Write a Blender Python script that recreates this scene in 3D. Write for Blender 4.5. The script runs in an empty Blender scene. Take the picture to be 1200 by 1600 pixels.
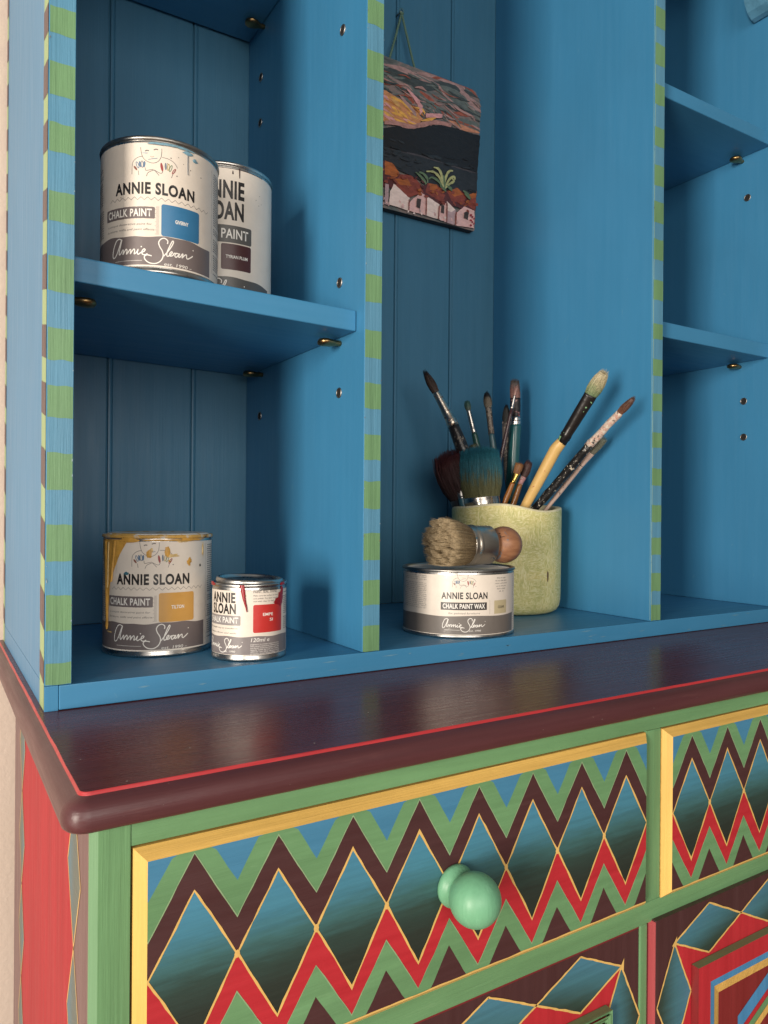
import bpy, bmesh, math, random
from mathutils import Vector, Matrix, noise, geometry

random.seed(7)
scene = bpy.context.scene
COL = scene.collection

# ------------------------------------------------------------------ camera, light, exposure
cam_d = bpy.data.cameras.new('camera')
cam = bpy.data.objects.new('camera', cam_d)
COL.objects.link(cam)
scene.camera = cam
cam_d.sensor_fit = 'VERTICAL'
cam_d.sensor_height = 36.0
cam_d.sensor_width = 27.0
cam_d.lens = 25.995
cam_d.clip_start = 0.02
cam_d.clip_end = 60.0
_r = Vector((0.85131, -0.52461, 0.0077)); _u = Vector((-0.00594, 0.00505, 0.99997)); _f = Vector((0.52463, 0.85133, -0.00119))
cam.matrix_world = Matrix(((_r.x, _u.x, -_f.x, -0.07794), (_r.y, _u.y, -_f.y, -0.63029), (_r.z, _u.z, -_f.z, 0.15943), (0, 0, 0, 1)))

world = bpy.data.worlds.new('World')
scene.world = world
world.use_nodes = True
wn = world.node_tree
wn.nodes.clear()
w_out = wn.nodes.new('ShaderNodeOutputWorld')
w_bg = wn.nodes.new('ShaderNodeBackground')
w_tc = wn.nodes.new('ShaderNodeTexCoord')
w_sep = wn.nodes.new('ShaderNodeSeparateXYZ')
w_ramp = wn.nodes.new('ShaderNodeValToRGB')
w_mr = wn.nodes.new('ShaderNodeMapRange')
w_ma = wn.nodes.new('ShaderNodeMath'); w_ma.operation = 'MULTIPLY_ADD'
# room around the dresser: brighter towards the window side (-X) and the ceiling, dimmer to the right and the floor
wn.links.new(w_tc.outputs['Generated'], w_sep.inputs[0])
w_ma.inputs[1].default_value = -0.6
wn.links.new(w_sep.outputs['X'], w_ma.inputs[0])
wn.links.new(w_sep.outputs['Z'], w_ma.inputs[2])
w_mr.inputs['From Min'].default_value = -1.0
w_mr.inputs['From Max'].default_value = 1.0
wn.links.new(w_ma.outputs[0], w_mr.inputs['Value'])
wn.links.new(w_mr.outputs[0], w_ramp.inputs[0])
w_ramp.color_ramp.elements[0].color = (0.10, 0.095, 0.09, 1)
w_ramp.color_ramp.elements[1].color = (0.62, 0.60, 0.56, 1)
wn.links.new(w_ramp.outputs[0], w_bg.inputs[0])
w_bg.inputs[1].default_value = 0.36
wn.links.new(w_bg.outputs[0], w_out.inputs[0])

win_d = bpy.data.lights.new('window_light', 'AREA')
win_d.shape = 'RECTANGLE'
win_d.size = 0.72
win_d.size_y = 1.45
win_d.energy = 142.0
win_d.color = (1.0, 0.90, 0.78)
win = bpy.data.objects.new('window_light', win_d)
COL.objects.link(win)
win.location = (-2.73, -1.73, 0.22)
win.rotation_euler = (Vector((0.35, 0.10, 0.25)) - win.location).to_track_quat('-Z', 'Y').to_euler()

# soft daylight of the room, from behind the photographer
room_d = bpy.data.lights.new('room_light', 'AREA')
room_d.shape = 'RECTANGLE'
room_d.size = 2.4
room_d.size_y = 1.7
room_d.energy = 66.0
room_d.color = (1.0, 0.93, 0.85)
room = bpy.data.objects.new('room_light', room_d)
COL.objects.link(room)
room.location = (-0.55, -3.3, 0.75)
room.rotation_euler = (Vector((0.40, 0.10, 0.25)) - room.location).to_track_quat('-Z', 'Y').to_euler()

scene.view_settings.view_transform = 'Standard'
scene.view_settings.look = 'None'
scene.view_settings.gamma = 1.0
scene.view_settings.exposure = 0.0
scene.render.engine = 'CYCLES'

# ------------------------------------------------------------------ materials
class NT:
    def __init__(s, name):
        s.m = bpy.data.materials.new(name)
        s.m.use_nodes = True
        s.t = s.m.node_tree
        s.t.nodes.clear()
        s.out = s.n('ShaderNodeOutputMaterial')
        s.b = s.n('ShaderNodeBsdfPrincipled')
        s.l(s.b.outputs[0], s.out.inputs[0])
        s.tc = s.n('ShaderNodeTexCoord')
    def n(s, k): return s.t.nodes.new(k)
    def l(s, a, b): s.t.links.new(a, b)
    def noise(s, scale, detail=4, rough=0.55, dist=0.0, vec=None, stretch=None):
        nz = s.n('ShaderNodeTexNoise')
        nz.inputs['Scale'].default_value = scale
        nz.inputs['Detail'].default_value = detail
        nz.inputs['Roughness'].default_value = rough
        nz.inputs['Distortion'].default_value = dist
        mp = s.n('ShaderNodeMapping')
        mp.inputs['Scale'].default_value = stretch or (1, 1, 1)
        s.l(vec or s.tc.outputs['Object'], mp.inputs['Vector'])
        s.l(mp.outputs[0], nz.inputs['Vector'])
        return nz.outputs['Fac']
    def ramp(s, fac, stops, interp='LINEAR'):
        r = s.n('ShaderNodeValToRGB')
        r.color_ramp.interpolation = interp
        e = r.color_ramp.elements
        while len(e) < len(stops): e.new(0.5)
        for i, (p, c) in enumerate(stops):
            e[i].position = p
            e[i].color = (c[0], c[1], c[2], 1) if not isinstance(c, (int, float)) else (c, c, c, 1)
        s.l(fac, r.inputs[0])
        return r.outputs[0]
    def mix(s, fac, a, b, mode='MIX'):
        m = s.n('ShaderNodeMixRGB'); m.blend_type = mode
        for sock, v in ((m.inputs[0], fac), (m.inputs[1], a), (m.inputs[2], b)):
            if isinstance(v, (int, float)): sock.default_value = v
            elif isinstance(v, tuple): sock.default_value = (v[0], v[1], v[2], 1)
            else: s.l(v, sock)
        return m.outputs[0]
    def col(s, v):
        if isinstance(v, tuple): s.b.inputs['Base Color'].default_value = (v[0], v[1], v[2], 1)
        else: s.l(v, s.b.inputs['Base Color'])
    def rough(s, v):
        if isinstance(v, (int, float)): s.b.inputs['Roughness'].default_value = v
        else: s.l(v, s.b.inputs['Roughness'])
    def bump(s, h, dist=0.0003, strength=1.0, prev=None):
        b = s.n('ShaderNodeBump')
        b.inputs['Strength'].default_value = strength
        b.inputs['Distance'].default_value = dist
        s.l(h, b.inputs['Height'])
        if prev is not None: s.l(prev, b.inputs['Normal'])
        s.l(b.outputs[0], s.b.inputs['Normal'])
        return b.outputs[0]

def stretch(grain, a, b):
    return {'x': (a, b, b), 'y': (b, a, b), 'z': (b, b, a), 'n': (b, b, b)}[grain]

_cache = {}
def paint(name, c, grain='z',  rough=0.46, var=0.16, bump=0.00028, spec=0.4, streak=230, worn=None, fleck=0.0, patch=0.05, scuff=None, coat=0.22):
    """hand brushed chalk paint: streaky colour, waxed sheen, brush ridges along the grain"""
    key = (name, grain)
    if key in _cache: return _cache[key]
    t = NT(name + '_' + grain)
    n1 = t.noise(1.0, 5, 0.6, 0.3, stretch=stretch(grain, 5, streak * 0.5))
    n2 = t.noise(1.0, 3, 0.5, 0.0, stretch=stretch(grain, 7, 26))
    lo = tuple(max(0, v * (1 - var * .7)) for v in c)
    hi = tuple(min(1, v * (1 + var * .7) + 0.006) for v in c)
    cc = t.ramp(n1, [(0.28, lo), (0.72, hi)])
    k = t.ramp(n2, [(0.3, 1 - min(.05, var * .35)), (0.7, 1 + min(.04, var * .3))])
    cc = t.mix(1.0, cc, k, 'MULTIPLY')
    if patch:
        n8 = t.noise(1.0, 4, 0.55, 0.5, stretch=stretch(grain, 4, 7))
        cc = t.mix(1.0, cc, t.ramp(n8, [(0.28, 1 - patch), (0.72, 1 + patch * .6)]), 'MULTIPLY')
    if scuff:
        n9 = t.noise(1.0, 4, 0.6, 0.8, stretch=stretch(grain, 30, 75))
        cc = t.mix(t.ramp(n9, [(0.70, 0.0), (0.745, 0.45)]), cc, scuff)
    if worn:
        n3 = t.noise(1.0, 6, 0.7, 0.4, stretch=stretch(grain, 14, 120))
        wf = t.ramp(n3, [(0.60, 0.0), (0.74, 0.75)])
        cc = t.mix(wf, cc, worn)
    if fleck:
        n4 = t.noise(420, 2, 0.5)
        ff = t.ramp(n4, [(0.76, 0.0), (0.80, fleck)])
        cc = t.mix(ff, cc, (0.75, 0.72, 0.66))
    t.col(cc)
    n5 = t.noise(1.0, 4, 0.6, 0.0, stretch=stretch(grain, 10, 160))
    t.rough(t.ramp(n5, [(0.25, max(0.05, rough - 0.09)), (0.75, rough + 0.10)]))
    t.b.inputs['Specular IOR Level'].default_value = spec
    t.b.inputs['Coat Weight'].default_value = coat
    t.b.inputs['Coat Roughness'].default_value = 0.30
    n6 = t.noise(1.0, 6, 0.65, 0.15, stretch=stretch(grain, 9, streak * 2.2))
    p = t.bump(n6, bump)
    n7 = t.noise(60, 3, 0.5)
    t.bump(n7, bump * 1.2, 0.6, p)
    _cache[key] = t.m
    return t.m

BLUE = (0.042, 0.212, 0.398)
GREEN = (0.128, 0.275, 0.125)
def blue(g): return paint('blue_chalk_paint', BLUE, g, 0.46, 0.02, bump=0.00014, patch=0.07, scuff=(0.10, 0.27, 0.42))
def dblue(g): return paint('front_edge_blue_paint', (0.085, 0.25, 0.385), g, 0.45, 0.20, bump=0.0006, streak=130)
def sgreen(g): return paint('stripe_green_paint', (0.135, 0.275, 0.130), g, 0.48, 0.24, bump=0.0006, streak=130)
def lgreen(g): return paint('pale_green_paint', (0.30, 0.42, 0.19), g, 0.5, 0.10)
def plum(g): return paint('plum_paint', (0.060, 0.0205, 0.0225), g, 0.40, 0.14, worn=(0.085, 0.038, 0.038))
def green(g): return paint('rail_green_paint', GREEN, g, 0.46, 0.20, bump=0.00045, streak=170, patch=0.09, worn=(0.17, 0.32, 0.16))
def red(g): return paint('red_paint', (0.44, 0.019, 0.030), g, 0.42, 0.14, worn=(0.35, 0.016, 0.024))
def gold(g): return paint('gold_yellow_paint', (0.70, 0.43, 0.110), g, 0.45, 0.22, streak=260, bump=0.0005, worn=(0.62, 0.36, 0.08))
def line_gold(g): return paint('fine_gold_line_paint', (0.68, 0.43, 0.13), g, 0.5, 0.12)
def mint(g): return paint('mint_green_paint', (0.150, 0.385, 0.225), g, 0.48, 0.10, bump=0.0003, worn=(0.20, 0.46, 0.28))

def plain(name, c, rough=0.5, metal=0.0, spec=0.5, nz=0.0, bump=0.0, scale=60):
    if name in _cache: return _cache[name]
    t = NT(name)
    if nz:
        f = t.noise(scale, 5, 0.6, 0.2)
        t.col(t.ramp(f, [(0.3, tuple(v * (1 - nz) for v in c)), (0.7, tuple(min(1, v * (1 + nz)) for v in c))]))
        t.rough(t.ramp(f, [(0.3, max(0.04, rough * (1 - nz))), (0.7, min(1, rough * (1 + nz)))]))
    else:
        t.col(c); t.rough(rough)
    t.b.inputs['Metallic'].default_value = metal
    t.b.inputs['Specular IOR Level'].default_value = spec
    if bump: t.bump(t.noise(scale * 3, 4, 0.6), bump)
    _cache[name] = t.m
    return t.m

def grad_mat(name, stops):
    """blended two-tone paint: colour runs with the 'blend' attribute painted across the shape"""
    if name in _cache: return _cache[name]
    t = NT(name)
    a = t.n('ShaderNodeAttribute'); a.attribute_name = 'blend'
    nz = t.noise(1.0, 4, 0.6, 0.2, stretch=(40, 40, 260))
    sc = t.n('ShaderNodeMath'); sc.operation = 'MULTIPLY_ADD'
    sc.inputs[1].default_value = 0.16; sc.inputs[2].default_value = -0.08
    t.l(nz, sc.inputs[0])
    ad = t.n('ShaderNodeMath'); ad.operation = 'ADD'
    t.l(a.outputs['Fac'], ad.inputs[0]); t.l(sc.outputs[0], ad.inputs[1])
    cc = t.ramp(ad.outputs[0], stops)
    k = t.ramp(t.noise(1.0, 5, 0.6, stretch=(8, 8, 300)), [(0.3, 0.90), (0.7, 1.10)])
    t.col(t.mix(1.0, cc, k, 'MULTIPLY'))
    t.rough(0.42)
    t.b.inputs['Specular IOR Level'].default_value = 0.4
    t.bump(t.noise(1.0, 5, 0.6, stretch=(9, 9, 480)), 0.00022)
    _cache[name] = t.m
    return t.m

def counter_mat():
    t = NT('waxed_plum_worktop')
    n1 = t.noise(1.0, 5, 0.6, 0.2, stretch=(5, 90, 90))
    cc = t.ramp(n1, [(0.3, (0.108, 0.0255, 0.029)), (0.7, (0.142, 0.034, 0.037))])
    n4 = t.noise(1.0, 3, 0.6, 0.6, stretch=(22, 260, 260))
    cc = t.mix(t.ramp(n4, [(0.735, 0.0), (0.765, 0.35)]), cc, (0.16, 0.12, 0.12))
    t.col(cc)
    n2 = t.noise(1.0, 5, 0.65, 0.1, stretch=(6, 240, 240))
    n3 = t.noise(9, 3, 0.5)
    t.rough(t.mix(0.4, t.ramp(n2, [(0.25, 0.20), (0.75, 0.36)]), t.ramp(n3, [(0.3, 0.20), (0.7, 0.34)])))
    t.b.inputs['Specular IOR Level'].default_value = 0.28
    p = t.bump(t.noise(1.0, 6, 0.65, 0.1, stretch=(7, 300, 300)), 0.00009)
    t.bump(t.noise(35, 2, 0.5), 0.00025, 0.4, p)
    return t.m

def tin_mat(name='tin_metal', c=(0.62, 0.60, 0.57), rough=0.27):
    if name in _cache: return _cache[name]
    t = NT(name)
    n1 = t.noise(30, 5, 0.65, 0.3)
    t.col(t.ramp(n1, [(0.3, tuple(v * 0.72 for v in c)), (0.65, c)]))
    t.rough(t.ramp(t.noise(55, 5, 0.7), [(0.3, rough - 0.08), (0.7, rough + 0.16)]))
    t.b.inputs['Metallic'].default_value = 1.0
    t.bump(t.noise(40, 3, 0.5), 0.0002)
    _cache[name] = t.m
    return t.m

def label_mat(name, c, rough=0.38):
    if name in _cache: return _cache[name]
    t = NT(name)
    n1 = t.noise(70, 6, 0.7, 0.5)
    cc = t.ramp(n1, [(0.25, tuple(v * 0.93 for v in c)), (0.6, c)])
    n2 = t.noise(240, 3, 0.6)
    cc = t.mix(t.ramp(n2, [(0.74, 0.0), (0.78, 0.5)]), cc, tuple(v * 0.55 for v in c))
    t.col(cc)
    t.rough(t.ramp(n1, [(0.3, rough - 0.08), (0.7, rough + 0.12)]))
    t.bump(t.noise(120, 3, 0.5), 0.00008)
    _cache[name] = t.m
    return t.m

M_TIN = tin_mat()
M_DTIN = tin_mat('dull_tin', (0.40, 0.385, 0.36), 0.36)
M_BRASS = tin_mat('aged_brass', (0.36, 0.24, 0.11), 0.30)
M_STEEL = tin_mat('brush_ferrule_steel', (0.58, 0.54, 0.50), 0.22)
M_CREAM = label_mat('cream_label', (0.73, 0.655, 0.57))
M_BAND = label_mat('grey_brown_label_band', (0.165, 0.135, 0.132))
M_BAND_W = label_mat('warm_grey_label_band', (0.165, 0.145, 0.130))
M_INK = plain('black_print', (0.016, 0.014, 0.014), 0.4)
M_GREYINK = plain('grey_print', (0.15, 0.135, 0.13), 0.5)
M_WHITE = plain('white_print', (0.80, 0.77, 0.72), 0.45)
M_SHADE_DIRT = plain('dark_gap', (0.012, 0.010, 0.009), 0.8)

# ------------------------------------------------------------------ mesh helper
class MB:
    def __init__(s):
        s.v = []; s.f = []; s.m = []; s.sm = []; s.mats = []; s.g = {}
    def mi(s, mat):
        if mat not in s.mats: s.mats.append(mat)
        return s.mats.index(mat)
    def add(s, vs, fs, mat, smooth=False, xf=None, blend=None):
        o = len(s.v); k = s.mi(mat)
        for i, p in enumerate(vs):
            p = Vector(p)
            if xf is not None: p = xf @ p
            s.v.append(p)
            if blend is not None: s.g[o + i] = blend[i]
        for f in fs:
            s.f.append([o + i for i in f]); s.m.append(k); s.sm.append(smooth)
        return s
    def box(s, x0, y0, z0, x1, y1, z1, mat, bev=0.0008, seg=2, xf=None):
        bm = bmesh.new()
        bmesh.ops.create_cube(bm, size=1.0)
        for v in bm.verts:
            v.co = Vector((x0 + (v.co.x + .5) * (x1 - x0), y0 + (v.co.y + .5) * (y1 - y0), z0 + (v.co.z + .5) * (z1 - z0)))
        if bev:
            bmesh.ops.bevel(bm, geom=bm.edges[:], offset=bev, segments=seg, affect='EDGES', profile=0.6)
        bm.verts.index_update()
        s.add([v.co.copy() for v in bm.verts], [[v.index for v in f.verts] for f in bm.faces], mat, False, xf)
        bm.free(); return s
    def lathe(s, prof, mat, n=72, xf=None, smooth=True, wob=None):
        vs = []; fs = []
        for j, (r, z) in enumerate(prof):
            for i in range(n):
                a = 2 * math.pi * i / n
                rr = r; zz = z
                if wob: rr, zz = wob(a, j, r, z)
                vs.append((rr * math.cos(a), rr * math.sin(a), zz))
        for j in range(len(prof) - 1):
            for i in range(n):
                i2 = (i + 1) % n
                fs.append((j * n + i, j * n + i2, (j + 1) * n + i2, (j + 1) * n + i))
        return s.add(vs, fs, mat, smooth, xf)
    def tube(s, pts, ra, mat, n=14, rb=None, flat=None, caps=True, smooth=True, jit=0.0):
        """swept tube with radius list ra (and rb across); flat = wide axis"""
        pts = [Vector(p) for p in pts]
        rb = rb or ra
        vs = []; fs = []
        ref = Vector(flat) if flat else Vector((0.31, 0.52, 0.79))
        for k, p in enumerate(pts):
            t = (pts[min(k + 1, len(pts) - 1)] - pts[max(k - 1, 0)]).normalized()
            u = (ref - t * ref.dot(t)).normalized(); w = t.cross(u)
            for i in range(n):
                a = 2 * math.pi * i / n
                j = 1.0
                if jit:
                    q = p * 260 + Vector((math.cos(a), math.sin(a), 0)) * 1.3
                    j = 1 + jit * noise.noise(q)
                vs.append(p + u * (ra[k] * math.cos(a) * j) + w * (rb[k] * math.sin(a) * j))
        for k in range(len(pts) - 1):
            for i in range(n):
                i2 = (i + 1) % n
                fs.append((k * n + i, k * n + i2, (k + 1) * n + i2, (k + 1) * n + i))
        if caps:
            fs.append(tuple(reversed(range(n)))); fs.append(tuple(range((len(pts) - 1) * n, len(pts) * n)))
        return s.add(vs, fs, mat, smooth)
    def build(s, name, parent=None, loc=None):
        me = bpy.data.meshes.new(name)
        root = Vector((0, 0, 0))
        if parent is not None: root = ROOT[parent.name]
        elif loc is not None: root = Vector(loc)
        me.from_pydata([tuple(p - root) for p in s.v], [], s.f)
        for m in s.mats: me.materials.append(m)
        me.polygons.foreach_set('material_index', s.m)
        me.polygons.foreach_set('use_smooth', s.sm)
        if s.g:
            a = me.attributes.new('blend', 'FLOAT', 'POINT')
            for i, val in s.g.items(): a.data[i].value = val
        me.update()
        o = bpy.data.objects.new(name, me)
        COL.objects.link(o)
        if parent is not None: o.parent = parent
        elif loc is not None: o.location = loc
        ROOT[o.name] = root
        return o
ROOT = {}

def tag(o, label, cat=None, group=None):
    o['label'] = label
    if cat: o['category'] = cat
    if group: o['group'] = group
    return o

def thing(name, label, cat, loc, group=None):
    o = bpy.data.objects.new(name, None)
    o.empty_display_size = 0.03
    COL.objects.link(o); o.location = loc
    ROOT[o.name] = Vector(loc)
    return tag(o, label, cat, group)

def wob(x, z, k=0.0, amp=0.0005, sc=70):
    return amp * noise.noise(Vector((x * sc, z * sc, k * 7.31)))

# ------------------------------------------------------------------ dimensions (metres; hutch front lower left corner = origin)
T = 0.020            # upright thickness
X1, X2, X3 = 0.2864, 0.7148, 1.0014
XR = 1.0214
ZB = 0.0202          # top of hutch bottom board
YB = 0.3173          # face of back boards
YE = 0.3669          # back edge of hutch sides
HT = 1.22            # hutch height
FLOOR_Z = -0.80

# ------------------------------------------------------------------ setting
wallm = NT('cream_plaster_wall')
f1 = wallm.noise(160, 5, 0.6)
wallm.col(wallm.ramp(wallm.noise(5, 3, 0.5), [(0.3, (0.62, 0.505, 0.425)), (0.7, (0.67, 0.55, 0.47))]))
wallm.rough(0.85)
wallm.bump(f1, 0.0007)
b = MB(); b.box(-1.6, 0.374, FLOOR_Z, 2.6, 0.45, 1.9, wallm.m, 0)
w = b.build('wall'); w['kind'] = 'structure'
tag(w, 'cream plastered wall behind the painted dresser')
fm = NT('floor_boards')
fm.col(fm.ramp(fm.noise(1, 5, 0.6, 0.4, stretch=(3, 40, 40)), [(0.3, (0.20, 0.13, 0.08)), (0.7, (0.30, 0.20, 0.125))]))
fm.rough(0.5)
b = MB(); b.box(-2.2, -2.4, FLOOR_Z - 0.05, 2.6, 0.374, FLOOR_Z, fm.m, 0)
w = b.build('floor'); w['kind'] = 'structure'

# ------------------------------------------------------------------ hutch (blue open shelf unit)
hutch = thing('hutch', 'tall blue painted open shelf unit with striped green and blue front edges', 'shelf unit', (0, 0, 0))

def stripe_bands(mb, x0, x1, bands, k):
    """green bands painted across the front edge of an upright"""
    y = -0.00025
    for bi, (zt, zb_) in enumerate(bands):
        n = 8
        vs = []
        for i in range(n + 1):
            x = x0 + 0.0006 + (x1 - x0 - 0.0012) * i / n
            vs.append((x, y, zt + wob(x, zt, k + bi, 0.0011, 130)))
        for i in range(n + 1):
            x = x1 - 0.0006 - (x1 - x0 - 0.0012) * i / n
            vs.append((x, y, zb_ + wob(x, zb_, k + bi, 0.0011, 130)))
        fs = [(i, i + 1, 2 * n + 1 - i - 1, 2 * n + 1 - i) for i in range(n)]
        mb.add(vs, fs, sgreen('z'))

def extend(bands, top, period, dz):
    z = bands[0][0] + period
    out = []
    while z < top:
        out.insert(0, (z, z - dz)); z += period
    return out + bands

BL = [(.5533, .5317), (.5097, .4836), (.4621, .4393), (.4087, .3850), (.3574, .3302), (.3015, .2763), (.2561, .2309), (.2032, .1739), (.1467, .1179), (.0911, .0633), (.0380, .0213)]
BM = [(.665, .6398), (.6145, .5861), (.5590, .5293), (.5021, .4736), (.4471, .4186), (.3933, .3660), (.3381, .3109), (.2861, .2607), (.2354, .2100), (.1890, .1617), (.1375, .1108), (.0911, .0662), (.0459, .0205)]
BR = [(.8133, .7869), (.7663, .7383), (.7136, .6872), (.6583, .6335), (.6096, .5831), (.5625, .5352), (.5137, .4872), (.4607, .4350), (.4044, .3845), (.3588, .3372), (.3140, .2915), (.2641, .2442), (.2175, .195), (.170, .148), (.1278, .1053), (.0820, .0586), (.0411, .0205)]
BL = extend(BL, HT - 0.05, .053, .025); BM = extend(BM, HT - 0.05, .053, .026); BR = extend(BR, HT - 0.05, .052, .025)

def upright(name, x0, x1, bands, k, y1, z0):
    mb = MB()
    rc = random.Random(k)
    for i in range(22):
        z = rc.uniform(.04, 1.0); w_ = rc.uniform(.0003, .0011); h_ = rc.uniform(.0005, .0026)
        xe = x0 + .0004 if rc.random() < .5 else x1 - .0004 - w_
        m_ = plain('bare_wood_chip', (.22, .13, .075), .7) if rc.random() < .4 else plain('pale_rubbed_edge', (.26, .36, .40), .6)
        mb.add([(xe, -.0006, z), (xe + w_, -.0006, z + h_ * .3), (xe + w_ * .8, -.0006, z + h_), (xe + w_ * .1, -.0006, z + h_ * .8)], [(0, 1, 2, 3)], m_)
    mb.box(x0, 0, z0, x1, y1, HT, blue('z'), 0.0007)
    # front edge is painted a lighter brushed blue
    mb.add([(x0 + .0006, -.00012, z0 + .0005), (x1 - .0006, -.00012, z0 + .0005), (x1 - .0006, -.00012, HT - .001), (x0 + .0006, -.00012, HT - .001)], [(0, 1, 2, 3)], dblue('z'))
    stripe_bands(mb, x0, x1, bands, k)
    return mb

mb = upright('side_panel', 0, T, BL, 3, YE, ZB)
mb.box(0, 0, 0, 0.0103, YE, ZB - 0.0002, blue('z'), 0.0005)
# painted border strips down the outer side: plum and pale green slanted blocks
for (ya, yb, sl, kk) in ((0.0008, 0.0262, 0.0058, 1), (0.349, 0.3662, 0.006, 2)):
    xx = -0.00025
    mb.add([(xx, ya, 0.001), (xx, yb, 0.001), (xx, yb, HT - .002), (xx, ya, HT - .002)], [(0, 1, 2, 3)], lgreen('z'))
    for (zt, zb_) in [(a, c) for (a, c) in BL]:
        zt += 0.0015; zb_ += 0.0008
        n = 4; vs = []
        for i in range(n + 1):
            y = ya + (yb - ya) * i / n
            vs.append((xx - .0002, y, zt + sl * i / n + wob(y, zt, kk, .0006, 150)))
        for i in range(n + 1):
            y = yb - (yb - ya) * i / n
            vs.append((xx - .0002, y, max(0.012, zb_ + sl * (1 - i / n)) + wob(y, zb_, kk, .0006, 150)))
        mb.add(vs, [(i, i + 1, 2 * n - i, 2 * n + 1 - i) for i in range(n)], plum('z'))
tag(mb.build('side_panel', hutch), 'left side panel with plum and pale green painted borders')
mb = upright('side_panel', X3, XR, BR, 60, YE, ZB)
mb.box(XR - 0.0103, 0, 0, XR, YE, ZB - 0.0002, blue('z'), 0.0005)
mb.build('side_panel', hutch)
upright('divider', X1, X1 + T, BM, 25, YB - 0.0005, ZB).build('divider', hutch)
mb = upright('divider', X2, X2 + T, BR, 40, YB - 0.0005, ZB)
mb.add([(X2 - .0001, .0012, ZB + .002), (X2 + .0011, -.00035, ZB + .002), (X2 + .0011, -.00035, HT - .002), (X2 - .0001, .0012, HT - .002)], [(0, 1, 2, 3)], lgreen('z'))
mb.build('divider', hutch)

mb = MB()
mb.box(0.0106, -0.0005, 0.0006, XR - 0.0106, YB - 0.0006, ZB - 0.0003, blue('x'), 0.0008)
rs0 = random.Random(9)
for i in range(60):
    x = rs0.uniform(.025, .98); y = rs0.uniform(.004, .20); r_ = rs0.uniform(.0003, .0009)
    mb.add([(x + r_ * math.cos(k * 1.05), y + r_ * math.sin(k * 1.05) * .7, ZB - .0001) for k in range(6)], [(0, 1, 2, 3, 4, 5)], plain('dried_speck', (.34, .40, .42), .6))
# daubed paint on the front edge
for i in range(26):
    x = rs0.uniform(.02, .98); z = rs0.uniform(.003, .017); ln = rs0.uniform(.004, .022); w_ = rs0.uniform(.0002, .0008)
    mb.add([(x, -.0008, z), (x + ln * .5, -.0008, z - w_), (x + ln, -.0008, z + .0004), (x + ln * .5, -.0008, z + w_)], [(0, 1, 2, 3)], plain('light_blue_daub', (.11, .26, .38), .5))
mb.build('bottom_board', hutch)
mb = MB()
mb.box(T + .0004, 0.004, HT - 0.03, X3 - .0004, YB - .001, HT - 0.008, blue('x'), 0.0008)
mb.build('top_board', hutch)

# tongue and groove back boards with a bead beside each joint
def back_profile():
    p = []
    g = 0.0040
    edges = []
    while g < 1.03:
        edges.append(g); g += 0.1035
    x = 0.0205
    p.append((x, 0))
    for e in edges:
        if e < 0.03 or e > X3 - 0.012: continue
        p += [(e - .0017, 0), (e - .0008, .0030), (e + .0006, .0034), (e + .0014, .0004), (e + .0032, .0001), (e + .0050, .0004), (e + .0057, .0011), (e + .0066, .0001)]
    p.append((X3 - .0005, 0))
    return p
pf = back_profile()
vs = []; fs = []
zs = [0.0205, 0.3, 0.6, 0.9, HT - 0.002]
for z in zs:
    for (x, d) in pf: vs.append((x, YB + d, z))
n = len(pf)
for j in range(len(zs) - 1):
    for i in range(n - 1): fs.append((j * n + i, j * n + i + 1, (j + 1) * n + i + 1, (j + 1) * n + i))
o0 = len(vs)
vs += [(0.0205, YB + .02, 0.0205), (X3 - .0005, YB + .02, 0.0205), (X3 - .0005, YB + .02, HT - .002), (0.0205, YB + .02, HT - .002)]
fs.append((o0, o0 + 3, o0 + 2, o0 + 1))
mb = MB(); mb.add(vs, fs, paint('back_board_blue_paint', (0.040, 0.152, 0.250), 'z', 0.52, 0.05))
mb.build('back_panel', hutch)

def shelf(x0, x1, z0, z1, lab=None, tilt=(0, 0)):
    mb = MB()
    # board with softened front arrises and a nick in the far corner
    mb.box(x0 + .0008, 0.0158, z0, x1 - .0006, YB - .0045, z1, blue('x'), 0.0016, 3)
    for v_ in mb.v: v_.z += tilt[0] + (tilt[1] - tilt[0]) * (v_.x - x0) / (x1 - x0)   # sits a little out of level
    o = mb.build('shelf', hutch)
    if lab: o['label'] = lab
    return o
shelf(T, X1, .3405, .3612, tilt=(.0044, -.0012))
shelf(T, X1, .787, .807)
shelf(X2 + T, X3, .7155, .7345)
shelf(X2 + T, X3, .3950, .4155)

# shelf pins: brass eye-shaped studs under the shelves, and the steel lined holes
def pin_mesh(sgn):
    mb = MB()
    x = 0.0
    pts = [(sgn * -.001, 0, 0), (sgn * .003, 0, 0), (sgn * .006, 0, -.0004), (sgn * .0095, 0, -.0006), (sgn * .0155, 0, -.0006), (sgn * .0195, 0, -.0006), (sgn * .0212, 0, -.0006)]
    mb.tube([(a, c, d) for a, c, d in pts], [.0026, .0026, .0034, .0062, .0078, .0052, .0008], M_BRASS, 20, [.0024, .0024, .0026, .0031, .0033, .0028, .0006], flat=(0, 1, 0))
    return mb
def hole_mesh(sgn):
    mb = MB()
    rot = Matrix.Rotation(math.radians(90 * sgn), 4, 'Y')
    mb.lathe([(.0056, .0), (.0054, .0007), (.0048, .0009), (.0044, .0004), (.0043, -.004)], M_DTIN, 24, rot)
    mb.lathe([(.0044, .0005), (.0001, .0004)], M_SHADE_DIRT, 24, rot)  # near-black disc colours in the shade of the hole, board is uncut
    return mb
_proto = {}
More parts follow.
